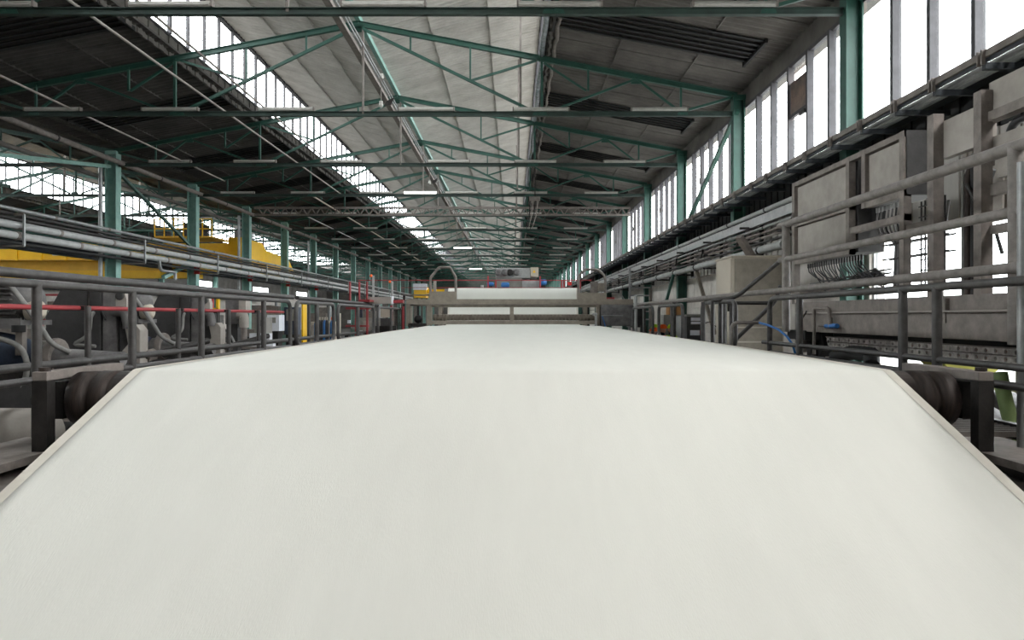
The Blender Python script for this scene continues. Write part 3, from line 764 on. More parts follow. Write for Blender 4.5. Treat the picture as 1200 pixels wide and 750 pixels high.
# air pipe with blue hose
r=thing('air_pipe','bent grey air pipe with a blue hose drooping to the cloth edge','pipe',W(857,405,8.9))
MB().tube(rounded([W(857,408,8.9),W(857,378,8.9),W(889,378,8.9)],.1),.024,10).build('elbow_pipe','railpale',r)
MB().tube([W(889,378,8.9),W(900,381,8.7),W(912,386,8.5),W(922,394,8.4),W(929,404,8.3),W(932,415,8.25)],.014,8).build('hose','blue',r)['label']='blue air hose'
tag(MB().tube([W(821,380,16.2),W(832,377,16.4),W(842,385,16.3),W(850,396,16.2),W(853,406,16.2)],.012,6).build('cable','rust'),'thin brown cable arching beside the looped railing','cable')

# ================================================================== CABINET FRAMES AND BOX BEAM ON THE WALL SIDE
XC=4.5
def zc(ratio,x=XC): return ratio*x
c=thing('switch_cabinet','large grey switch cabinet with framed panels hung above the machine beam','cabinet',(XC,7.8,.8))
def cab_box(y0,y1,z0,z1,name,m,x0=XC,x1=XC+.04): return MB().box(x0,x1,y0,y1,z0,z1).build(name,m,c)
ya,yb,ym,yn=7.81,10.93,8.76,9.08          # near edge, far edge, gap between the two fronts
zb,zt=.83,2.13
MB().box(XC+.08,XC+.42,7.85,8.8,1.4,2.08).build('case','castdark',c); MB().box(XC+.08,XC+.42,9.05,10.9,.86,2.08).build('case','castdark',c)
for (y0,y1,z0,z1) in ((ya,yb,zt-.07,zt),(ya,ya+.09,.3,zt),(yb-.09,yb,.2,zt),(yn,yn+.09,zb,zt),(ym-.09,ym,1.38,zt),(yn,yb,zb,zb+.1),(ya,ym,1.38,1.46),(ya,yn,1.1,1.18),(yn,yb,1.42,1.49)):
    cab_box(y0,y1,z0,z1,'frame_bar','dusty',XC-.03+(.006 if y1-y0>.2 else 0),XC+.06)
for (y0,y1,z0,z1) in ((yn+.1,yb-.1,1.5,zt-.09),(yn+.1,yb-.1,zb+.11,1.41),(ya+.1,ym-.1,1.54,zt-.09),(ya+.1,ym-.1,1.47,1.52)):
    cab_box(y0,y1,z0,z1,'front_panel','plate',XC+.02,XC+.05)
cab_box(ym,yn,1.2,zt-.08,'recess_panel','black',XC+.25,XC+.28)
MB().box(XC-.0,XC+.42,ya-.012,ya,1.4,zt).build('end_panel','castdark',c)
for i in range(9):      # glands and cables below the near front
    y=8.0+i*.085; z=1.32
    MB().cyl((XC+.14,y,z),(XC+.14,y,z+.06),.022,8).build('gland','pipe',c)
    MB().tube([(XC+.14,y,z),(XC+.14,y+.02,z-.1),(XC+.2,y+.06,z-.25),(XC+.24,8.3+i*.02,.9),(XC+.24,8.3+i*.025,.3)],.012,6).build('cable','cast' if i%3 else 'hosedark',c)
for i in range(22):
    y=9.12+i*.078; d=random.uniform(.02,.42)
    MB().cyl((XC+.16,y,.76),(XC+.16,y,.83),.018,6).build('gland','darksteel',c)
    MB().tube([(XC+.16,y,.76),(XC+.16,y-.02,.70),(XC+.14+random.uniform(0,.1),y-.06-d*.5,.64-d*.45),(XC+.2,y-.2-d*random.uniform(.2,1.2),.36+random.uniform(0,.25)),(XC+.24,y-.5-d,.42+random.uniform(-.04,.14)),(XC+.24,8.5+i*.02,.42+.01*i)],.009,6).build('cable','darksteel' if i%2 else 'hosedark',c)
for z in (.9,.72,.5): 
    mb=MB(); mb.bar((XC+.3,7.4,z),(XC+.3,8.7,z),.02); mb.bar((XC+.22,7.4,z),(XC+.22,8.7,z),.02); mb.build('cable_ladder','darksteel',c)
for k in range(3): MB().tube([(XC+.25,8.6-k*.02,.5+.05*k),(XC+.25,10.9,.42+.05*k)],.014,6).build('cable','hose',c)
# the steel frame with upright posts
f=thing('equipment_rack','grey dusty steel rack of upright posts and plates next to the switch cabinet','rack',(XC,6.9,.2))
def post(y,zt_,t=.11): MB().bar((XC-.03,y,.2),(XC-.03,y,zt_),t,t,up=(0,1,0)).build('post','dusty',f)
Y1,Y2,Y3=7.22,6.49,5.75
post(Y1,2.13); post(Y2,2.14); post(Y3,2.0)
MB().box(XC+.02,XC+.1,Y2,Y1,1.66,2.05).build('head_plate','plate',f)
MB().box(XC+.03,XC+.11,5.3,Y2,1.93,2.22).build('head_plate','plate',f); MB().box(XC-.02,XC+.09,5.3,Y2,1.84,1.93).build('head_bar','dusty',f)
MB().box(XC+.04,XC+.1,5.3,Y2,1.58,1.7).build('plate_bar','plate',f)
MB().box(XC+.0,XC+.08,5.3,Y2,1.14,1.25).build('cross_bar','dusty',f); MB().box(XC+.0,XC+.08,5.3,Y2,.78,.86).build('cross_bar','dusty',f)
MB().box(XC+.05,XC+.1,5.3,Y2-.08,1.3,1.5).build('plate_bar','plate',f)
MB().box(XC+.0,XC+.07,Y1,ya,.92,1.05).build('cross_bar','dusty',f)
mb=MB(); 
for k in range(14): y=Y2+.06+k*.05; mb.box(XC+.3-.02*(k%2),XC+.34,y,y+.05,.95,1.75)
mb.build('profiled_sheet','plate',f)
MB().prism([(6.56,1.0),(7.0,1.05),(7.02,1.4),(6.54,1.5)],'X',XC+.2,XC+.22).build('torn_sheet','plate',f)
MB().tube([(XC+.12,6.58,1.42),(XC+.12,6.78,1.08)],.035,8).build('leaning_tube','galv',f)
MB().tube([(XC+.14,6.98,1.35),(XC+.14,6.82,1.12)],.02,6).build('broken_tube','darksteel',f)
for i,(y,r_,m_) in enumerate(((7.02,.035,'rust'),(6.95,.02,'hosedark'),(7.1,.015,'hose'),(6.9,.02,'darksteel'))):
    MB().tube([(XC+.18,y,.2),(XC+.18,y,1.45+.05*i),(XC+.18,y-.1,1.6+.02*i),(XC+.2,y-.35,1.68)],r_,8).build('conduit',m_,f)
MB().tube(rounded([(XC+.1,6.36,1.55),(XC+.1,6.3,1.78),(XC+.1,6.05,1.8),(XC+.1,5.9,1.62)],.1),.035,8).build('black_hose','hosedark',f)
MB().tube([(XC+.16,6.9,.93),(XC+.16,6.6,.85),(XC+.16,6.5,.6)],.018,6).build('black_hose','hosedark',f)
# wire baskets of cables
for y0 in (7.3,):
    mb=MB()
    for k in range(7): mb.bar((XC+.12,y0+k*.07,.3),(XC+.12,y0+k*.07,1.3),.014)
    for k in range(8): mb.bar((XC+.11,y0-.02,.4+k*.12),(XC+.11,y0+.45,.4+k*.12),.014)
    mb.build('wire_basket','darksteel',f)
    for k in range(6): MB().tube(sag((XC+.16,y0+.05*k,1.25),(XC+.16,y0+.1+.05*k,.8),-.1*(k%2),5),.016,6).build('cable','hose',f)
# box beam
XB=4.0
b=thing('box_beam','long dusty steel box beam of the machine along the window wall','beam',(XB+.1,5,-.21))
MB().box(XB,XB+.3,4.2,9.6,-.205,.04).build('lower_box','dusty',b,bevel=.008); MB().box(XB+.03,XB+.3,4.2,9.6,.06,.195).build('upper_box','dusty',b)
MB().box(XB-.03,XB+.3,4.2,9.6,.04,.058).build('lip','plate',b); MB().box(XB-.01,XB+.06,6.3,6.5,-.06,.17).build('joint_plate','dusty',b)
MB().box(XB-.012,XB,7.0,7.25,-.06,.17).build('joint_plate','dusty',b)
MB().box(XB,XB+.5,9.6,9.68,-.5,.2).build('end_plate','dusty',b)
for y in (4.6,9.4): MB().box(XB+.1,XB+.3,y,y+.12,FL,-.205).build('leg','darksteel',b)
MB().box(XB-.02,XB+.2,9.3,9.9,-.32,-.19).build('black_bracket','black',b)
# small pipe loop with blue valve
r=thing('valve_pipe','small pipe loop with a blue valve fixed on the box beam','valve',(XB-.06,8.2,-.3))
q=lambda x,y: (XB-.06,FPX*(XB-.06)/(x-VX),(VY-y)*(XB-.06)/(x-VX))
MB().tube(rounded([q(954,415),q(954,361),q(971,361),q(973,378)],.05),.022,8).build('tube','dusty',r)
MB().tube([q(960,381),q(976,381)],.02,8).build('tube','dusty',r)
MB().tube([q(968,382),q(981,382)],.03,8).build('valve_handle','blue',r)['label']='blue valve handle'
MB().tube([q(973,372),q(973,384)],.03,8).build('valve_body','dusty',r)
tag(MB().tube([q(945,365),q(936,380),q(933,398)],.012,6).build('cable','hosedark'),'thin black cable hanging down in front of the box beam end','cable')
# perforated rails below the beam
XPF=4.25
for i,(z0,z1) in enumerate(((-.335,-.272),(-.405,-.337))):
    r=thing('perforated_rail','pale perforated steel rail with rust-stained holes under the box beam, %s one'%('upper','lower')[i],'rail',(XPF,5.5,z0))
    y=5.2
    ring=8; pitch=.125
    vs=[];fs=[]
    mb=MB(); pins=MB()
    while y<9.4:
        c0=(y+pitch/2,(z0+z1)/2); n0=len(mb.v)
        outer=[]
        for k in range(ring):
            t=2*math.pi*(k+.5)/ring; cx,cz=math.cos(t),math.sin(t); s_=1/max(abs(cx),abs(cz))
            outer.append((XPF,c0[0]+cx*s_*pitch/2,c0[1]+cz*s_*(z1-z0)/2))
        inner=[(XPF,c0[0]+.021*math.cos(2*math.pi*(k+.5)/ring),c0[1]+.021*math.sin(2*math.pi*(k+.5)/ring)) for k in range(ring)]
        back=[(XPF+.03,p[1],p[2]) for p in inner]
        mb.add(outer+inner+back,[(k,(k+1)%ring,ring+(k+1)%ring,ring+k) for k in range(ring)]+[(ring+k,ring+(k+1)%ring,2*ring+(k+1)%ring,2*ring+k) for k in range(ring)])
        if random.random()<.6: pins.cyl((XPF+.028,c0[0],c0[1]),(XPF+.02,c0[0],c0[1]),.02,6)
        y+=pitch
    mb.box(XPF+.03,XPF+.05,5.2,9.4,z0,z1); mb.build('rail_strip','perf',r)
    pins.build('rust_plugs','rustpin',r)['kind']='stuff'
    MB().box(XPF-.01,XPF+.05,5.2,9.4,z1-.004,z1+.006).build('edge_strip','dusty',r)
    for y in (5.4,9.2): MB().box(XPF+.05,XPF+.2,y,y+.06,z0-.03,-.2).build('hanger','darksteel',r)
tag(MB().box(XPF+.06,XPF+.1,5.2,9.4,-.412,-.205).build('light_blocking_strip','black'),'added dark strip blocking window light between box beam and perforated rails','strip')  # added to keep the bright window from showing behind the rails
tag(MB().prism([(9.3,-.2),(9.75,-.2),(9.75,-.5),(9.4,-.55),(9.2,-.42)],'X',XPF-.05,XPF+.1).build('end_guard','black'),'black guard at the far end of the perforated rails','guard')
tag(MB().tube([(XPF-.2,8.6,-.52),(XPF-.1,8.35,-.44),(XPF-.1,7.9,-.44),(XPF-.2,7.7,-.56)],.09,10).build('air_duct','black'),'black crumpled duct under the perforated rails','duct')
# duct, hoses and hopper beneath
r=thing('blower','dark dusty blower casing low behind the bearing bracket','blower',(4.9,6.6,-1.75))
MB().lathe([(4.65,.3),(4.7,.36),(5.0,.36),(5.05,.3)],(0,6.9,-1.1),'X',20).build('volute','darksteel',r)
MB().tube([(4.6,6.9,-1.0),(4.5,6.3,-1.15),(4.45,5.6,-1.2),(4.45,4.9,-1.2)],[.2,.24,.24,.2],14).build('duct','cast',r)
MB().box(4.6,5.1,6.6,7.2,FL,-1.4).build('plinth','darksteel',r)
MB().lathe([(4.55,.12),(4.6,.14),(4.66,.14)],(0,6.9,-.85),'X',14).build('flange','darksteel',r)
mb=MB(); tag(MB().tube([W(1172,437,5.9),W(1176,460,5.85),W(1182,485,5.8),W(1192,520,5.7)],.06,10).build('suction_hose','greenhose'),'faded green hose curving down behind the bearing bracket','hose')
tag(MB().tube([W(1170,520,5.6),W(1178,510,5.6),W(1190,503,5.6),W(1205,500,5.6)],.05,10).build('tan_hose','beige'),'short tan hose end low beside the green hose','hose')
h=thing('hopper','yellow-green sheet metal hopper under the perforated rails','hopper',(5.2,8,-1.2))
for i,(x0,x1,Y) in enumerate(((1106,1180,8.2),(968,1000,11.0))):
    a,b2=W(x0,425,Y),W(x1,425,Y); mx=(a.x+b2.x)/2
    zlow=a.z-.3
    MB().add([(a.x,Y,a.z),(b2.x,Y,a.z),(mx+.1,Y+.1,zlow),(mx-.1,Y+.1,zlow),(a.x,Y+.5,a.z),(b2.x,Y+.5,a.z),(mx+.1,Y+.4,zlow),(mx-.1,Y+.4,zlow)],
       [(0,1,2,3),(7,6,5,4),(0,4,5,1),(1,5,6,2),(2,6,7,3),(3,7,4,0)]).build('funnel','lichen',h)
    MB().bar((mx,Y+.25,zlow+.01),(mx,Y+.25,FL),.1).build('leg','darksteel',h)
# beige cabinet
bc=thing('control_cabinet','tall beige steel cabinet standing on the wall-side walkway edge','cabinet',(4.7,13.1,FL))
x0,x1,y0,y1,zt_=4.2,5.2,13.1,14.1,1.17
MB().box(x0,x1,y0,y1,-1.0,zt_-.03).build('body','beige',bc,bevel=.01)
MB().box(x0-.02,x1+.02,y0-.02,y1+.02,zt_-.03,zt_).build('top','beige',bc)
bdoor=MB().box(x0-.012,x0,y0+.04,y1-.04,-.9,zt_-.06).build('door','beige',bc)
MB().box(x0+.05,x1-.03,y0-.012,y0,-.19,zt_-.06).build('end_panel','brown',bc,bevel=.006)
MB().box(x0+.05,x1-.03,y0-.012,y0,-.47,-.22).build('end_panel','brown',bc); MB().box(x0+.05,x1-.03,y0-.012,y0,-.95,-.5).build('end_panel','brown',bc)
MB().box(x0,x1,y0,y1,FL,-1.0).build('plinth','darksteel',bc)
MB().bar((x0-.025,y0+.12,.1),(x0-.025,y0+.12,.3),.03).build('handle','darksteel',bdoor)
# grey electric box, boxes on pallet, cardboard box
e=thing('electric_box','dark grey electric box with white notices behind the looped railing','box',W(813,398,16.2))
p0,p1=W(805,371,16.2),W(823,400,16.2)
MB().box(p0.x,p1.x,16.2,16.6,-1.1,p0.z).build('case','castdark',e); MB().box(p0.x+.02,p1.x-.02,16.6,16.65,FL,-.0).build('stand','darksteel',e)
MB().box(p0.x-.02,p1.x+.02,16.15,16.65,p0.z,p0.z+.05).build('lid','machinegrey',e)
MB().box(p0.x,p1.x,16.18,16.6,FL,-1.1).build('plinth','darksteel',e)
for (a,b_,c_,d_) in ((810,821,372,376),(810,821,377,380),(809,820,387,393)):
    u,v_=W(a,c_,16.18),W(b_,d_,16.18); MB().box(u.x,v_.x,16.185,16.2,v_.z,u.z).build('notice','paper',e)
u,v_=W(820.5,387,16.18),W(822.5,392,16.18); MB().box(u.x,v_.x,16.185,16.2,v_.z,u.z).build('switch','red',e)
gb=thing('storage_cabinet','light grey cabinet beneath the cardboard box by the block wall','cabinet',W(788,398,23.4))
u,v_=W(778,369,23.4),W(801,400,23.4)
MB().box(u.x,v_.x,23.4,23.9,FL,u.z).build('body','machinegrey',gb)
MB().box(u.x+.03,(u.x+v_.x)/2-.01,23.38,23.4,FL+.1,u.z-.04).build('door','machinegrey',gb); gdoor=MB().box((u.x+v_.x)/2+.01,v_.x-.03,23.38,23.4,FL+.1,u.z-.04).build('door','paper',gb)
MB().bar(((u.x+v_.x)/2+.06,23.36,-.7),((u.x+v_.x)/2+.06,23.36,-.5),.02).build('handle','darksteel',gdoor)
cbx=thing('cardboard_box','brown cardboard box with a dark tape strip on the grey cabinet','box',((u.x+v_.x)/2,23.4,u.z))
a,b_=W(784,358,23.4),W(801,368,23.4)
MB().box(a.x,b_.x,23.45,23.85,u.z,a.z).build('carton','cardboard',cbx); MB().box((a.x+b_.x)/2-.02,(a.x+b_.x)/2+.03,23.445,23.45,u.z,a.z).build('tape','tape',cbx)
# more looped posts near the people: pale upright pipes
# ================================================================== GANTRY OVER THE FAR CLOTH
YG=21.4; S_=YG/FPX
gx=lambda x:(x-VX)*S_
gz=lambda y:(VY-y)*S_
ga=thing('gantry','brown-grey steel gantry frame spanning the cloth in the distance','gantry',(0,YG,gz(382)))
def gbox(x0,x1,y0,y1,d0=0,d1=.25,name='beam',m='brown',bev=0): return MB().box(gx(x0),gx(x1),YG+d0,YG+d1,gz(y1),gz(y0)).build(name,m,ga,bevel=bev)
gbox(476,742,350.5,356.5,0,.3,'top_beam'); gbox(476,742,356.5,357.2,-.05,.3,'lip','dusty'); gbox(500,706,357.2,360,.05,.3,'lower_flange')
gbox(597.5,602,360,379,-.02,.1,'middle_post'); gbox(500,505.5,357,381,0,.3,'side_post'); gbox(699,703,357,381,0,.3,'side_post')
gbox(505,700,376,380,0,.3,'sill_beam')
MB().lathe([(gx(506),.1),(gx(699),.1)],(0,YG+.45,gz(372)),'X',20).build('roller','brown',ga)
mb=MB(); 
for k in range(44): x=gx(508)+k*(gx(698)-gx(508))/44; mb.box(x,x+.03,YG+.32,YG+.36,gz(375.8),gz(368.5))
mb.build('ribs','brown',ga)['kind']='stuff'
gbox(476,481,357,382,0,.5,'frame_leg'); gbox(481,500,357,358.5,.1,.4,'frame_rail'); gbox(478,500,379,383,0,.5,'foot','darksteel')
for x in (478,703): 
    MB().box(gx(x),gx(x+18),YG+.05,YG+.4,FL,gz(384)).build('leg','darksteel',ga)
for s,(x0,x1,pk0,pk1,pky,sh) in enumerate(((503,535,514,527,313,325),(677,711,685,702,315.5,324))):
    a=thing('lifting_frame','arched lifting frame standing on the gantry, %s'%('angular arch' if s==0 else 'rounded arch beside the window side'),'frame',(gx((x0+x1)/2),YG,gz(350.5)),None)
    pts=[(gx(x0+1.2),YG+.1,gz(351)),(gx(x0+1.2),YG+.1,gz(sh)),(gx(pk0),YG+.1,gz(pky)),(gx(pk1),YG+.1,gz(pky)),(gx(x1-1.2),YG+.1,gz(sh)),(gx(x1-1.2),YG+.1,gz(351))]
    MB().tube(rounded(pts,.04 if s==0 else .3),.04,8).build('arch','dusty',a)
    MB().box(gx(x0),gx(x1),YG+.02,YG+.2,gz(350.5),gz(343 if s else 341.5)).build('plate','brown',a)
    if s==0: MB().box(gx(507.5),gx(510.5),YG+.1,YG+.2,gz(342),gz(329)).build('inner_post','plate',a)
    else: 
        MB().box(gx(694),gx(702),YG+.3,YG+.5,gz(343),gz(329.5)).build('inner_box','dusty',a); MB().box(gx(702),gx(710),YG+.2,YG+.6,gz(341),gz(331.5)).build('side_box','brown',a)
mbx=thing('motor_box','grey-brown motor housing at the window-side end of the gantry','housing',(gx(722),YG,gz(382)))
MB().box(gx(704),gx(742),YG-.1,YG+.8,gz(382),gz(357.5)).build('case','cast',mbx,bevel=.02); MB().box(gx(743),gx(761),YG+.6,YG+1.4,gz(384),gz(360)).build('end_case','castdark',mbx)
MB().tube([(gx(704),YG-.15,gz(370)),(gx(729),YG-.15,gz(370))],.015,6).build('pipe','galv',mbx)
MB().tube(rounded([(gx(698),YG-.1,gz(384)),(gx(698),YG-.1,gz(369)),(gx(695),YG+.0,gz(368))],.05),.04,8).build('elbow_pipe','pipe',mbx); MB().sphere((gx(697.5),YG-.1,gz(368.5)),.06,8,6).build('joint','pipe',mbx)
MB().tube([(gx(705),YG-.12,gz(370)),(gx(707),YG-.14,gz(376)),(gx(709),YG-.14,gz(384))],.015,6).build('air_hose','blue',mbx)
for x in (706,755): MB().box(gx(x),gx(x+4),YG+.2,YG+.7,FL,gz(382)).build('leg','darksteel',mbx)
tag(MB().box(gx(733),gx(748),YG+5,YG+5.5,gz(346.5),gz(343)).build('red_beam','red'),'short red beam beyond the grey motor housing','beam')
tag(MB().tube(sag((gx(730),YG+.2,gz(346)),(gx(746),YG+.2,gz(356)),.12),.014,6).build('cable','pipe'),'pale cable looping from the red beam to the post','cable')
tag(MB().tube([W(729.5,316,20.2),W(745,358,20.2)][:1]+[W(745,410,20.2)] if False else [W(745,346,20.2),Vector((W(745,400,20.2).x,20.2,-.9))],.05,8).build('pole','pipe'),'pale upright pole beside the motor housing','pole')
# roller pair carrying the rising cloth
tr2=thing('top_roller','steel roller on side frames where the far cloth rises and turns over','roller',(0,27.6,.55))
MB().lathe([(-2.75,.27),(2.75,.27)],(0,27.6,.85),'X',24).build('barrel','cast',tr2)
for s in (-1,1):
    MB().box(s*2.9-.08,s*2.9+.08,27.3,27.9,FL,1.0).build('side_frame','brown',tr2)
# far machine behind the cloth
YF=33; fx=lambda x:(x-VX)*YF/FPX; fz=lambda y:(VY-y)*YF/FPX
fm=thing('far_machine','pale grey machine housing with round ports rising behind the far cloth','machine',(fx(613),YF,fz(345)))
MB().box(fx(581),fx(622),YF,YF+1.5,fz(326),fz(314)).build('housing','pipe',fm,bevel=.03); MB().box(fx(622),fx(630),YF+.2,YF+1.3,fz(325),fz(313)).build('side_case','plate',fm); MB().box(fx(622),fx(631),YF-.1,YF+.2,fz(324.5),fz(313.5)).build('cover','beige',fm)
u=W(626,318,YF-.12); MB().prism([(u.x-.07,u.z-.06),(u.x+.07,u.z-.06),(u.x,u.z+.07)],'Y',u.y,u.y+.02).build('warning_sign','yellow',fm)
for x,y in ((584,319.5),(591.5,319.5),(597.5,319.5),(605.5,319.5)): 
    MB().lathe([(YF-.22,.1),(YF-.2,.16),(YF,.16)],(fx(x),0,fz(y)),'Y',14).build('port','cast' if x!=597.5 else 'darksteel',fm)
for k in range(20): MB().cyl((fx(582+k*2.4),YF+.1,fz(314)),(fx(582+k*2.4),YF+.1,fz(312.6)),.03,6).build('stud','darksteel',fm)
MB().box(fx(581),fx(612),YF+.05,YF+1.4,fz(337),fz(326)).build('lower_case','machinegrey',fm); MB().box(fx(612),fx(632),YF-.05,YF+1.4,fz(338),fz(328)).build('lower_case','pipe',fm)
MB().box(fx(583),fx(630),YF+.2,YF+1.3,FL,fz(337)).build('plinth','darksteel',fm)
for i,(x0,x1,y,r_) in enumerate(((571,579,333.5,.1),(587.5,597,334.5,.13),(632,640,331.5,.16))):
    q=thing('blue_motor','blue electric motor behind the far cloth, %s'%('smallest, standing apart','in front of the grey housing','at the housing end with a rounded cap')[i],'motor',(fx((x0+x1)/2),YF-.4,fz(y)-r_))
    MB().lathe([(fx(x0),r_*.7),(fx(x0)+.05,r_),(fx(x1)-.06,r_),(fx(x1),r_*.6)],(0,YF-.4,fz(y)),'X',14).build('body','blue',q)
    MB().box(fx(x0)+.05,fx(x1)-.05,YF-.5,YF-.3,FL,fz(y)-r_*.9).build('stand','darksteel',q)
rr=thing('red_railing','thin red guard railing across the hall behind the far cloth','railing',(0,31.5,fz(340)))
YR=31.5; rx=lambda x:(x-VX)*YR/FPX; rz=lambda y:(VY-y)*YR/FPX
MB().bar((rx(420),YR,rz(328.5)),(rx(693),YR,rz(328.5)),.04).build('top_rail','red',rr); MB().bar((rx(470),YR,rz(337)),(rx(680),YR,rz(337)),.025).build('mid_rail','red',rr)
for x in (572,581,633,658,661,680): MB().bar((rx(x),YR,rz(345)),(rx(x),YR,rz(328.5 if x not in(572,633) else 323.5)),.07).build('post','red',rr)
MB().box(rx(470),rx(693),YR,YR+.8,rz(346),rz(345)).build('deck','dusty',rr)
for x in (472,690): MB().bar((rx(x),YR+.4,FL),(rx(x),YR+.4,rz(346)),.1).build('leg','darksteel',rr)
u,v_=W(666,329.5,31),W(671,334,31); s_=thing('red_sign','small red notice hanging on the red railing','sign',(u.x,31.4,v_.z)); MB().box(u.x,v_.x,31.44,31.46,v_.z,u.z).build('board','brightred',s_)
tag(MB().tube([W(565,340,32),W(565,334,32)],.07,8).build('white_canister','pipe'),'small white canister on the far machine platform','canister')

# ================================================================== MOTOR STATIONS BESIDE THE WALKWAY
def station():
    r=thing('drive_station','x','machine',(0,0,0),'drive stations beside the walkway')
    Z=2.1   # local z is measured from the floor; lens level = Z
    def z(v): return v+Z
    B=lambda nm,m,x0,x1,y0,y1,a,b,bev=0,par=None: MB().box(x0,x1,y0,y1,z(a),z(b)).build(nm,m,par or r,bevel=bev,local=True)
    # octagonal guard
    o=[(-.5,z(-.62)),(-.5,z(.0)),(-.3,z(.37)),(.22,z(.37)),(.22,z(-.72)),(-.38,z(-.72))]
    MB().prism(o,'Y',-.06,.22).build('belt_guard','castdark',r,bevel=.012,local=True)
    B('guard_hinge','darksteel',.06,.075,-.085,-.06,-.1,.36)
    B('pillar','cast',.24,.42,-.05,.2,-.8,.36,.008)
    MB().prism([(.42,z(.36)),(.52,z(.36)),(.56,z(.22)),(.56,z(.1)),(.42,z(.1))],'Y',-.06,.05).build('cast_bracket','plate',r,local=True)
    MB().lathe([(-.075,.03),(-.075,.055),(-.06,.055)],(.475,0,z(.27)),'Y',12).build('boss','castdark',[c for c in r.children if c.name.startswith('cast_bracket')][0],local=True)
    MB().tube(rounded([(.4,-.08,z(.07)),(.56,-.08,z(.07)),(.6,-.08,z(-.1)),(.6,-.08,z(-.16))],.1),.07,10).build('elbow_duct','cast',r,local=True)
    MB().prism([(.56,z(-.15)),(.7,z(-.1)),(.76,z(-.18)),(.76,z(-.72)),(.52,z(-.72)),(.52,z(-.45)),(.6,z(-.36))],'Y',-.1,.1).build('side_housing','plate',r,bevel=.01,local=True)
    MB().box(.44,.56,-.02,.2,z(-.72),z(.06)).build('inner_casing','castdark',r,local=True)
    # motor with fins
    mc=(-.47,-.85,z(.2)); mx=mc[0]
    mo=MB().lathe([(mx-.45,.1),(mx-.43,.19),(mx-.3,.2),(mx+.2,.2),(mx+.3,.2),(mx+.42,.15),(mx+.46,.07)],(0,mc[1],mc[2]),'X',24).build('motor','cast',r,local=True)
    mb=MB()
    for k in range(24):
        t=2*math.pi*k/24; c_,s_=math.cos(t),math.sin(t)
        mb.bar((mx-.3,mc[1]+.215*c_,mc[2]+.215*s_),(mx+.26,mc[1]+.22*c_,mc[2]+.22*s_),.014,.05,up=(0,c_,s_))
    mb.build('fin','cast',mo,local=True)
    MB().box(mx-.15,mx+.05,mc[1]-.3,mc[1]-.16,mc[2]+.05,mc[2]+.2).build('terminal_box','cast',mo,local=True)
    MB().lathe([(mx+.36,.0),(mx+.38,.12),(mx+.5,.12),(mx+.54,.06)],(0,mc[1]-.08,mc[2]-.13),'X',16).build('shaft_cap','beige',mo,local=True)
    mt=MB(); mt.box(-1.15,-.05,-1.12,-.6,z(-.1),z(-.04)); mt.box(-1.15,-.05,-1.14,-1.12,z(-.14),z(-.02)); mt.build('motor_plate','cast',r,local=True)
    for x in (-1.05,-.6,-.1): MB().box(x-.04,x+.04,-1.1,-1.02,z(-.45),z(-.1)).build('plate_leg','dusty',r,local=True)
    for x in (-.7,-.1): MB().cyl((x,-1.1,z(-.18)),(x,-1.1,z(-.1)),.07,12).build('rubber_mount','black',r,local=True)
    # navy lower motor and gear
    MB().lathe([(-.82,.1),(-.8,.22),(-.45,.24),(-.25,.2),(0,.1)],(0,-.9,z(-.42)),'X',20).build('lower_motor','navy',r,bevel=0,local=True)
    MB().lathe([(.0,.1),(.05,.17),(.2,.17),(.3,.12),(.95,.085),(1.0,.085)],(0,-.9,z(-.5)),'X',18).build('gear_neck','cast',r,local=True)
    MB().lathe([(.16,.2),(.2,.21),(.24,.2)],(0,-.9,z(-.46)),'X',18).build('flange','dusty',r,local=True)
    MB().box(-.6,.3,-1.15,-.55,0,z(-.74)).build('base_block','castdark',r,bevel=.01,local=True)
    MB().box(-.6,.8,-.2,.35,0,z(-.72)).build('base_block','castdark',r,local=True)
    MB().box(-.4,-.1,-1.15,-.65,z(-.74),z(-.62)).build('motor_foot','darksteel',r,local=True)
    # cardan shaft
    p,q=Vector((.5,-.35,z(-.62))),Vector((1.2,.9,z(-.35)))
    MB().tube([p,q],.045,10).build('cardan_shaft','darksteel',r,local=True)
    d=(q-p).normalized(); MB().tube([p+d*.5,p+d*.62],.08,12).build('coupling','dusty',r,local=True); MB().tube([p+d*.1,p+d*.2],.075,12).build('coupling','darksteel',r,local=True)
    # hoses
    MB().tube(rounded([(mx,-1.1,z(.38)),(mx+.28,-1.15,z(.4)),(mx+.55,-1.15,z(.05)),(mx+.75,-1.1,z(-.32)),(mx+.9,-1.0,z(-.42))],.2,5),.03,8).build('hose','hose',r,local=True)
    MB().tube(rounded([(.3,-.3,z(-.38)),(.0,-.32,z(-.36)),(.22,-.3,z(-.25)),(.18,-.2,z(.0)),(.15,-.1,z(.05))],.15,4),.025,8).build('hose','hose',r,local=True)
    MB().tube(rounded([(-.6,-1.15,z(-.4)),(-.3,-1.2,z(-.22)),(.02,-1.2,z(-.35)),(.05,-1.15,z(-.6)),(-.1,-1.1,z(-.95)),(-.5,-1.1,z(-1.1))],.2,5),.032,8).build('hose','hose',r,local=True)
    MB().tube([(.22,.0,z(.36)),(.23,-.08,z(.1)),(.3,-.08,z(-.05))],.012,6).build('cable','hosedark',r,local=True)
    return r
st=station(); st.location=Vector((-5.62,9.0,-2.1+CZ)); 
st['label']='dark grey drive station with octagonal belt guard and finned motor, nearest of the row'
for loc,lab in (((-5.66,11.55,-2.1),'drive station with octagonal belt guard, second in the row of motors'),):
    dup(st,loc,lab)
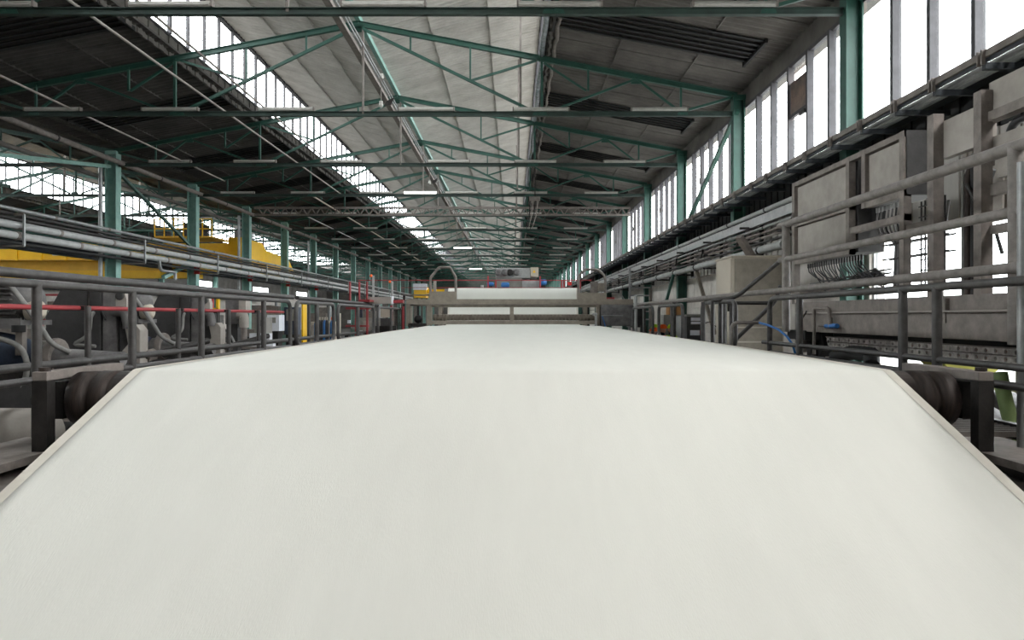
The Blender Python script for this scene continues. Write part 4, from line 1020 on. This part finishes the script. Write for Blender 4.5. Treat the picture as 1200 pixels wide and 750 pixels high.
# tall narrow casing before the boxes
cp=thing('tall_casing','tall grey dusty casing with a pale cast arm, past the second belt guard','machine',W(272,400,13.2))
u,v_=W(264,347,13.2),W(281,380,13.2); MB().box(u.x,v_.x,13.2,13.45,v_.z,u.z).build('case','cast',cp,bevel=.008); MB().box(u.x+.05,v_.x-.05,13.22,13.42,FL,v_.z).build('stem','castdark',cp)
u,v_=W(281,350,13.2),W(289,367,13.2); MB().box(u.x,v_.x,13.15,13.4,v_.z,u.z).build('side_plate','plate',cp)
MB().tube(rounded([W(279,368,13.1),W(286,370,13.1),W(286,384,13.1)],.08),.09,10).build('cast_arm','plate',cp); MB().tube([W(286,380,13.1),W(286,403,13.1)],.06,8).build('rod','dusty',cp)
# tangled cables behind rail
for i,pts in enumerate((((238,392),(250,386),(262,385),(270,392),(274,404)),((242,398),(254,390),(266,388),(272,396),(276,406)),((236,396),(248,396),(258,402),(262,410)))):
    tag(MB().tube(rounded([W(x,y,12.4) for x,y in pts],.1),.028,8).build('cable','hosedark' if i!=1 else 'hose'),('black cable arching beside the tall casing','grey cable arching beside the tall casing, under the black one','black cable drooping low beside the tall casing')[i],'cable')
# pale drum, ledge and dark floor frame at the near edge
dr=thing('drum','pale dusty drum lying low beside the walkway at the picture edge','drum',(-4.2,5.6,-1.2))
MB().lathe([(-5.8,.2),(-5.75,.24),(-3.75,.24),(-3.7,.2)],(0,5.45,-.97),'X',20).build('shell','plate',dr)
for x in (-5.4,-4.0): MB().box(x,x+.15,5.25,5.65,FL,-1.15).build('cradle','darksteel',dr)
# floor frames beyond
for i,(x,y,w_,h,mm,lab) in enumerate(((-10.2,14,1.4,1.6,'machinegrey','grey machine cabinet beyond the motors, nearest'),(-10.5,18.5,1.6,1.7,'cast','dark machine housing beyond the motors'),(-9.6,24,1.5,1.4,'castdark','sooty machine housing far beyond the motors'))):
    r=thing('machine_housing',lab,'machine',(x,y,FL)); MB().box(x-w_/2,x+w_/2,y,y+1.2,FL,FL+h).build('case',mm,r,bevel=.03); MB().box(x-w_/2+.1,x-.03,y-.02,y,FL+.15,FL+h-.15).build('door',mm,r); MB().box(x+.03,x+w_/2-.1,y-.02,y,FL+.15,FL+h-.15).build('door',mm,r)
    MB().box(x-w_/2,x+w_/2,y+.2,y+.8,FL+h,FL+h+.25).build('hood','dusty',r)
# stack of white boxes by the column
k=0
for (px,py,n) in ((292,398,0),(300,398,0),(308,398,0),(316,398,0),(296,391,1),(304,391,1),(312,391,1)):
    p=W(px,py,16.5); s=.075*2
    r=MB().box(p.x-.078,p.x+.078,16.5,16.7,-.72+n*.16,-.565+n*.16).build('white_carton','paper')
    tag(r,'white carton %s, %s row of the stack by the railing'%(('nearest the tall casing','second from the tall casing','third from the tall casing','farthest from the tall casing','nearest the tall casing','in the middle','farthest from the tall casing')[k],'lower' if n==0 else 'upper'),'box','white cartons'); k+=1
tb=thing('pallet_table','dark low table carrying the white cartons','table',(-6.1,16.5,-.75)); MB().box(-6.6,-5.6,16.3,16.9,-.77,-.72).build('top','dusty',tb)
for x in (-6.5,-5.7):
    for y in (16.35,16.85): MB().box(x-.03,x+.03,y-.03,y+.03,FL,-.77).build('leg','darksteel',tb)
for i,(x0,x1,y0,y1,Y,m,lab) in enumerate(((298,312,372,392,20,'machinegrey','pale grey machine box with a vent, behind the white cartons'),(313,327,369,388,21,'paper','white machine cabinet next to the vented box'),(333,348,360,392,27,'navy','blue-grey machine cabinet by the columns'),(353.3,355,352,382,26,'yellow','slim yellow post by the blue cylinders'))):
    u,v_=W(x0,y0,Y),W(x1,y1,Y); r=thing('machine_box' if i<3 else 'yellow_post',lab,'machine' if i<3 else 'post',((u.x+v_.x)/2,Y,FL))
    MB().box(u.x,v_.x,Y,Y+.5,v_.z if i<3 else FL,u.z).build('case',m,r)
    if i<3: MB().box(u.x+.05,v_.x-.05,Y+.05,Y+.45,FL,v_.z).build('base','darksteel',r); MB().box(u.x+.08,v_.x-.1,Y-.015,Y,(u.z+v_.z)/2,u.z-.08).build('panel','castdark' if i==0 else 'machinegrey',r)
# gas cylinders
for i,(px,mm) in enumerate(((370.5,'blue'),(374.5,'hosedark'),(377.5,'hosedark'),(380.5,'blue'),(383,'hosedark'),(389,'blue'))):
    p=W(px,396,24); top=W(px,375,24).z
    r=thing('gas_cylinder',('blue gas cylinder at the near end of the rack','dark gas cylinder, next to the first blue one','dark gas cylinder, in the middle of the rack','blue gas cylinder between dark ones','dark gas cylinder, last before the gap','tall pale-capped blue gas cylinder standing apart')[i],'cylinder',(p.x,24,FL),'gas cylinders')
    MB().lathe([(FL,.06),(FL+.02,.075),(top-.15,.075),(top-.05,.05),(top,.02)],(p.x,24,0),'Z',12).build('bottle',mm,r); MB().lathe([(top,.03),(top+.1,.035)],(p.x,24,0),'Z',8).build('cap','orange' if i==5 else 'beige',r)
# red frame machine with panels, grille and frames in the distance, motor side
RF=19; fr=thing('red_stand','red steel stand with a platform on posts beyond the looped railings','stand',W(420,390,RF))
def pb(root,nm,m,x0,x1,y0,y1,Y,d=.1): 
    u,v_=W(x0,y0,Y),W(x1,y1,Y); return MB().box(u.x,v_.x,Y,Y+d,v_.z,u.z).build(nm,m,root)
for x in (409,420,429): pb(fr,'upper_post','red',x,x+1.4,330,352,RF)
pb(fr,'top_plate','red',420,433,351,353.5,RF,.8); pb(fr,'beam','red',405,433,360,362.5,RF,.2)
for x in (416,429): pb(fr,'post','red',x,x+1.8,361,393,RF)
pb(fr,'panel','navy',418,424,363,372,RF+.3); pb(fr,'panel','paper',418,424,387,392,RF+.3); pb(fr,'panel','paper',407,410,375,379,RF+.3); pb(fr,'low_beam','red',405,432,381,383,RF+.2); 
for x in (408,431): 
    p=W(x,390,RF+.5); MB().box(p.x-.05,p.x+.05,RF+.3,RF+.6,FL,p.z).build('leg','darksteel',fr)
pn=thing('grey_control_panel','pale grey control panel on a stand before the wire grille','panel',W(445,390,19.6)); pb(pn,'upper_panel','plate',432,458,348,356,19.6,.3); pb(pn,'side_strip','paper',457,460,347,356,19.7,.2); pb(pn,'lower_panel','beige',446,457,361,372,19.6,.2); pb(pn,'dark_case','castdark',446,457,373,382,19.6,.3); pb(pn,'red_upright','red',457,459.5,358,376,19.6,.1); pb(pn,'red_cap','red',461,472,351.5,355,19.8,.3)
p=W(452,390,19.7); MB().box(p.x-.3,p.x+.3,19.7,19.9,FL,W(0,382,19.6).z).build('stand','darksteel',pn); MB().box(W(459,0,19.7).x-.05,W(472,0,19.7).x,19.95,20.05,W(0,356,19.7).z,W(0,352,19.7).z).build('tie','dusty',pn)
gr=thing('wire_grille','brown wire safety grille beside the grey control panel','grille',W(467,389,20.2))
u,v_=W(461.5,361,20.2),W(472.5,389,20.2); mb=MB()
for k in range(9): x=u.x+(v_.x-u.x)*k/8; mb.bar((x,20.2,v_.z),(x,20.2,u.z-.1+.1*k/8),.018)
for k in range(13): z=v_.z+(u.z-v_.z)*k/12; mb.bar((u.x,20.2,z),(v_.x,20.2,z),.018)
mb.build('mesh','rust',gr); MB().bar((v_.x,20.2,v_.z),(v_.x,20.2,u.z+.05),.05).build('frame_post','red',gr); MB().bar((u.x,20.2,FL),(u.x,20.2,u.z-.1),.05).build('frame_post','dusty',gr)
kf=thing('knuckle_valve','black bulky valve hanging in the gantry side frame','valve',W(491,385,20.9))
MB().sphere(W(490,374,21.6),.13,12,8).build('body','black',kf); MB().tube([W(490,358,21.6),W(490,387,21.6)],.04,8).build('stem','hosedark',kf); MB().tube([W(487,375,21.6),W(494,376,21.6)],.07,8).build('arm','black',kf)
for i,(x,Y,y0) in enumerate(((437.5,20,323),(459.5,21,330))):
    p=W(x,350,Y); t=W(x,y0,Y); r=thing('signal_post','white signal post with an orange lamp, %s'%('nearer one by the red frame' if i==0 else 'farther one by the grey panel'),'lamp',(p.x,Y,FL),'orange signal lamps')
    MB().bar((p.x,Y,FL),(p.x,Y,t.z),.055).build('post','pipe',r); q_=W(x-2.6,y0+.3,Y); MB().sphere(q_,.045,8,6).build('lamp','orange',r); MB().bar(q_,(p.x,Y,q_.z),.02).build('arm','dusty',r)

# ================================================================== YELLOW CRANES IN THE NEIGHBOURING HALL
YC=31; cx=lambda x:(x-VX)*YC/FPX; czz=lambda y:(VY-y)*YC/FPX
cr=thing('bridge_crane','yellow bridge crane spanning the neighbouring hall, nearest','crane',(-24,YC,czz(326)))
xl=XLL+.6; xr=cx(232)
MB().box(xl,xr,YC,YC+.5,czz(326),czz(317)).build('lower_girder','yellow',cr); MB().box(xl,xr,YC+.1,YC+.5,czz(317),czz(305)).build('web_girder','ochre',cr)
MB().box(xl,xr-.5,YC-.25,YC-.2,czz(304.5),czz(292.5)).build('walkway_panel','yellow',cr); MB().box(xl,xr-.5,YC-.3,YC+.4,czz(305.5),czz(304.5)).build('walkway','ochre',cr)
for k in range(14):
    x=cx(110)-k*1.1; MB().bar((x,YC-.28,czz(306)),(x,YC-.28,czz(285)),.08).build('stanchion','yellow',cr)
MB().bar((xl,YC-.28,czz(285.5)),(cx(110),YC-.28,czz(285.5)),.06).build('hand_rail','yellow',cr)
MB().box(cx(66),cx(96),YC-.28,YC-.26,czz(300),czz(297)).build('white_plate','paper',cr)
MB().box(xr-.5,xr+.1,YC-1.5,YC+2,czz(318),czz(308)).build('end_truck','yellow',cr)
MB().tube([(xr-.2,YC,czz(326)),(xr-.2,YC,czz(331))],.1,8).build('hook_block','yellow',cr); MB().tube(arc((xr-.2,czz(333)),.12,90,-160,8,'XZ',YC),.05,6).build('hook','ochre',cr)
for i,(x0,x1,h) in enumerate(((-33,-30,.5),(-29,-27.5,.7))): MB().box(x0,x1,YC+.1,YC+1,czz(305),czz(305)+h+.3).build('trolley','machinegrey' if i else 'ochre',cr)
c2=thing('crane_carriage','yellow end carriage with a railed platform on the farther crane','crane',(-14.6,40,2.6))
xa=-14.55
MB().prism([(36.6,2.4),(36.6,4.25),(39.6,4.25),(40.2,3.9),(44.3,3.7),(45.5,2.9),(45.5,2.4)],'X',xa-.7,xa).build('carriage','yellow',c2)
MB().box(xa-9,xa-.7,38.2,39,3.0,4.1).build('girder','yellow',c2)
MB().box(xa-3.6,xa-.7,34.6,36.6,4.0,4.08).build('platform','ochre',c2)
for (x0,x1) in ((xa-3.6,xa-.7),):
    for z in (4.45,4.95): MB().bar((x0,34.6,z),(x1,34.6,z),.05).build('rail','yellow',c2)
    for k in range(7): x=x0+k*(x1-x0)/6; MB().bar((x,34.6,4.05),(x,34.6,4.95),.05).build('post','yellow',c2)
MB().box(xa-2.4,xa-1.6,35.2,36.2,4.08,4.8).build('winch','castdark',c2)
MB().box(xa-.6,xa-.1,37.2,38.4,4.25,4.7).build('drive_box','machinegrey',c2); MB().sphere((xa-.2,40,4.2),.15,8,6).build('lamp','red',c2)
rw=thing('crane_runway','dark crane runway beam along the column row','beam',(XL-.9,10,2.0)); MB().ibeam((XL-.9,10,2.2),(XL-.9,90,2.2),.25,.4).build('beam','tray',rw)
rw2=thing('crane_runway','dark crane runway beam along the far wall of the neighbouring hall','beam',(XLL+.5,10,2.0)); MB().ibeam((XLL+.4,10,2.15),(XLL+.4,90,2.15),.25,.4).build('beam','tray',rw2)
YD=62; c3=thing('bridge_crane','small far yellow crane low behind the gantry arch','crane',W(505,343,YD))
u,v_=W(487,339,YD),W(545,343,YD); MB().box(u.x,v_.x,YD,YD+1,v_.z,u.z).build('girder','yellow',c3); u,v_=W(486,336,YD),W(500,349,YD); MB().box(u.x,v_.x,YD-.5,YD+1.5,v_.z,u.z).build('trolley','ochre',c3)
for x in (488,496): p=W(x,337,YD-.6); MB().box(p.x-.3,p.x+.3,YD-.6,YD-.2,p.z-.2,p.z+.35).build('drive_box','paper',c3)
for x in (487,545): p=W(x,343,YD); MB().box(p.x-.2,p.x+.2,YD,YD+.5,FL,p.z).build('support_leg','dusty',c3)

# neighbouring hall floor: machines and red railings
rd=thing('red_guard_rail','red guard railing in the neighbouring hall, seen between rails','railing',(-15.2,19,-.6))
for z in (.62,.25,-.1): MB().bar((-20,19.5,z),(-11.3,19.5,z),.06).build('rail','red',rd)
for k in range(5): x=-19.5+k*2.0; MB().bar((x,19.5,FL),(x,19.5,.62),.12 if k%2 else .07).build('post','red',rd)
ML=[(-18,24,2.2,1.9,'machinegrey'),(-22,27,2.5,2.2,'castdark'),(-17,33,2.6,2.1,'navy'),(-24,36,3,2.4,'machinegrey'),(-19,40,2.8,2.2,'cast'),(-16.5,46,2.4,2.3,'machinegrey'),(-27,44,3,2.6,'castdark'),(-20,54,3.2,2.5,'navy'),(-16.8,60,2.6,2.4,'beige'),(-28,30,3,2.2,'machinegrey'),(-11.5,40,1.8,1.8,'beige'),(-10.6,50,2,2,'machinegrey')]
AD=['grey','sooty','blue-grey','wide grey','dusty','square grey','tall sooty','broad blue-grey','cream','long grey','small cream','plain grey']
for i,(x,y,w_,h,mm) in enumerate(ML):
    r=thing('textile_machine','%s machine housing with doors and a vent hood, far off beyond the column row'%AD[i],'machine',(x,y,FL))
    MB().box(x-w_/2,x+w_/2,y,y+1.6,FL,FL+h).build('case',mm,r,bevel=.04)
    for k in range(3): a=x-w_/2+.1+k*(w_-.2)/3; MB().box(a,a+(w_-.2)/3-.06,y-.03,y,FL+.2,FL+h-.2).build('door',mm if k!=1 else 'plate',r)
    MB().box(x-w_/4,x+w_/4,y+.3,y+1.2,FL+h,FL+h+.5).build('vent_hood','dusty',r)
    MB().tube([(x+w_/3,y+.6,FL+h),(x+w_/3,y+.6,FL+h+1.0)],.12,8).build('duct','galv',r)
rs=thing('red_machine_frame','bright red machine frame with yellow chevron edge beyond the motors','frame',W(243,370,22))
for (x0,x1,y0,y1) in ((229,256,347,350),(247,249,348,362),(253,256,347,365),(229,255,361,363.5)): pb(rs,'bar','brightred' if y1<363.2 else 'yellow',x0,x1,y0,y1,22,.12)
for x in (231,254): p=W(x,363,22.1); MB().box(p.x-.06,p.x+.06,22,22.2,FL,p.z).build('leg','darksteel',rs)
# ================================================================== PEOPLE BY THE BLOCK WALL
def person(label,loc,face,vest,helmet,lean=0.0):
    me=bpy.data.meshes.new('person')
    J={'pel':(0,0,.95,.15),'waist':(0,0,1.1,.135),'chest':(0,.01,1.32,.15),'neck0':(0,.0,1.47,.075),'neck':(0,.01,1.53,.058),
       'h1':(0,.02,1.6,.085),'h2':(0,.01,1.7,.1),'h3':(0,.0,1.77,.075)}
    for s,n in ((1,'l'),(-1,'r')):
        J.update({'sh'+n:(s*.19,0,1.41,.07),'el'+n:(s*.24,.03,1.13,.048),'wr'+n:(s*.2,.2,.95,.034),'ha'+n:(s*.18,.27,.92,.036),
                  'hip'+n:(s*.1,0,.88,.1),'kn'+n:(s*.11,.02,.5,.07),'an'+n:(s*.12,0,.1,.05),'to'+n:(s*.13,.16,.04,.042)})
        for k in range(4): J['f%s%d'%(n,k)]=(s*.18+(-.027+.018*k),.345,.9-.004*k,.009)
        J['t'+n]=(s*.18-s*.045,.31,.93,.01)
    E=[('pel','waist'),('waist','chest'),('chest','neck0'),('neck0','neck'),('neck','h1'),('h1','h2'),('h2','h3')]
    for n in 'lr':
        E+=[('chest','sh'+n),('sh'+n,'el'+n),('el'+n,'wr'+n),('wr'+n,'ha'+n),('pel','hip'+n),('hip'+n,'kn'+n),('kn'+n,'an'+n),('an'+n,'to'+n),('ha'+n,'t'+n)]+[('ha'+n,'f%s%d'%(n,k)) for k in range(4)]
    names=list(J); idx={k:i for i,k in enumerate(names)}
    def bend(p):
        x,y,z=p[:3]
        if z>.95 and lean: dy=(z-.95); y+=dy*math.sin(lean); z=.95+dy*math.cos(lean)
        return (x,y,z)
    me.from_pydata([bend(J[k]) for k in names],[(idx[a],idx[b]) for a,b in E],[])
    o=bpy.data.objects.new('person',me); COL.objects.link(o)
    sk=o.modifiers.new('skin','SKIN'); 
    for k,v in zip(names,me.skin_vertices[0].data): v.radius=(J[k][3],)*2; v.use_root=(k=='pel')
    su=o.modifiers.new('smooth','SUBSURF'); su.levels=1; su.render_levels=1
    me.materials.append(M['navycloth'])
    o.location=Vector(loc)+Vector((0,0,CZ)); o.rotation_euler.z=face
    tag(o,label,'person',None,'thing')
    LOC[o.name]=Vector(loc)
    def part(mb,nm,m):
        mb.v=[bend(v) for v in mb.v]; return mb.build(nm,m,o,local=True)
    part(MB().lathe([(1.0,.17),(1.2,.165),(1.38,.19),(1.46,.13),(1.49,.08)],(0,0,0),'Z',16),'vest',vest)
    for s in (1,-1): part(MB().tube([(s*.16,0,1.42),(s*.21,.01,1.38),(s*.235,.02,1.2)],[.085,.085,.065],10),'sleeve',vest)
    hd=part(MB().sphere((0,.01,1.67),.108,14,10,(.86,1,1.16)),'head','skin')
    part(MB().sphere((0,.115,1.655),.02,8,6,(.7,1,1.2)),'nose','skin')
    for s in (1,-1):
        part(MB().sphere((s*.038,.1,1.69),.012,8,6),'eye','hosedark'); part(MB().sphere((s*.095,.0,1.665),.025,8,6,(.4,.8,1.2)),'ear','skin')
    part(MB().box(-.03,.03,.1,.112,1.607,1.616),'mouth','rust')
    hm=MB().sphere((0,0,1.72),.135,16,8,(.92,1.08,1.0),z0=0.0); hm.lathe([(1.715,.15),(1.725,.14)],(0,.02,0),'Z',16)
    part(hm,'helmet',helmet)
    return o
def at_head(px,py,Y,h=1.855):
    p=W(px,py,Y); return (p.x,Y,FL)
person('person in an orange hi-vis jacket and orange helmet talking beside the block wall',at_head(777,378,22.2),math.radians(60),'orange','orange')
person('person in a lime hi-vis jacket and lime helmet in front of the pale cabinet',at_head(786.5,378,22.7),math.radians(120),'lime','lime')
person('person in a lime hi-vis vest half hidden behind a railing post',at_head(767.5,379,22.9),math.radians(-50),'lime','lime')
person('person bending forward in an orange hi-vis vest by the motor housing',at_head(753,388,21.6),math.radians(-90),'orange','orange',.45)
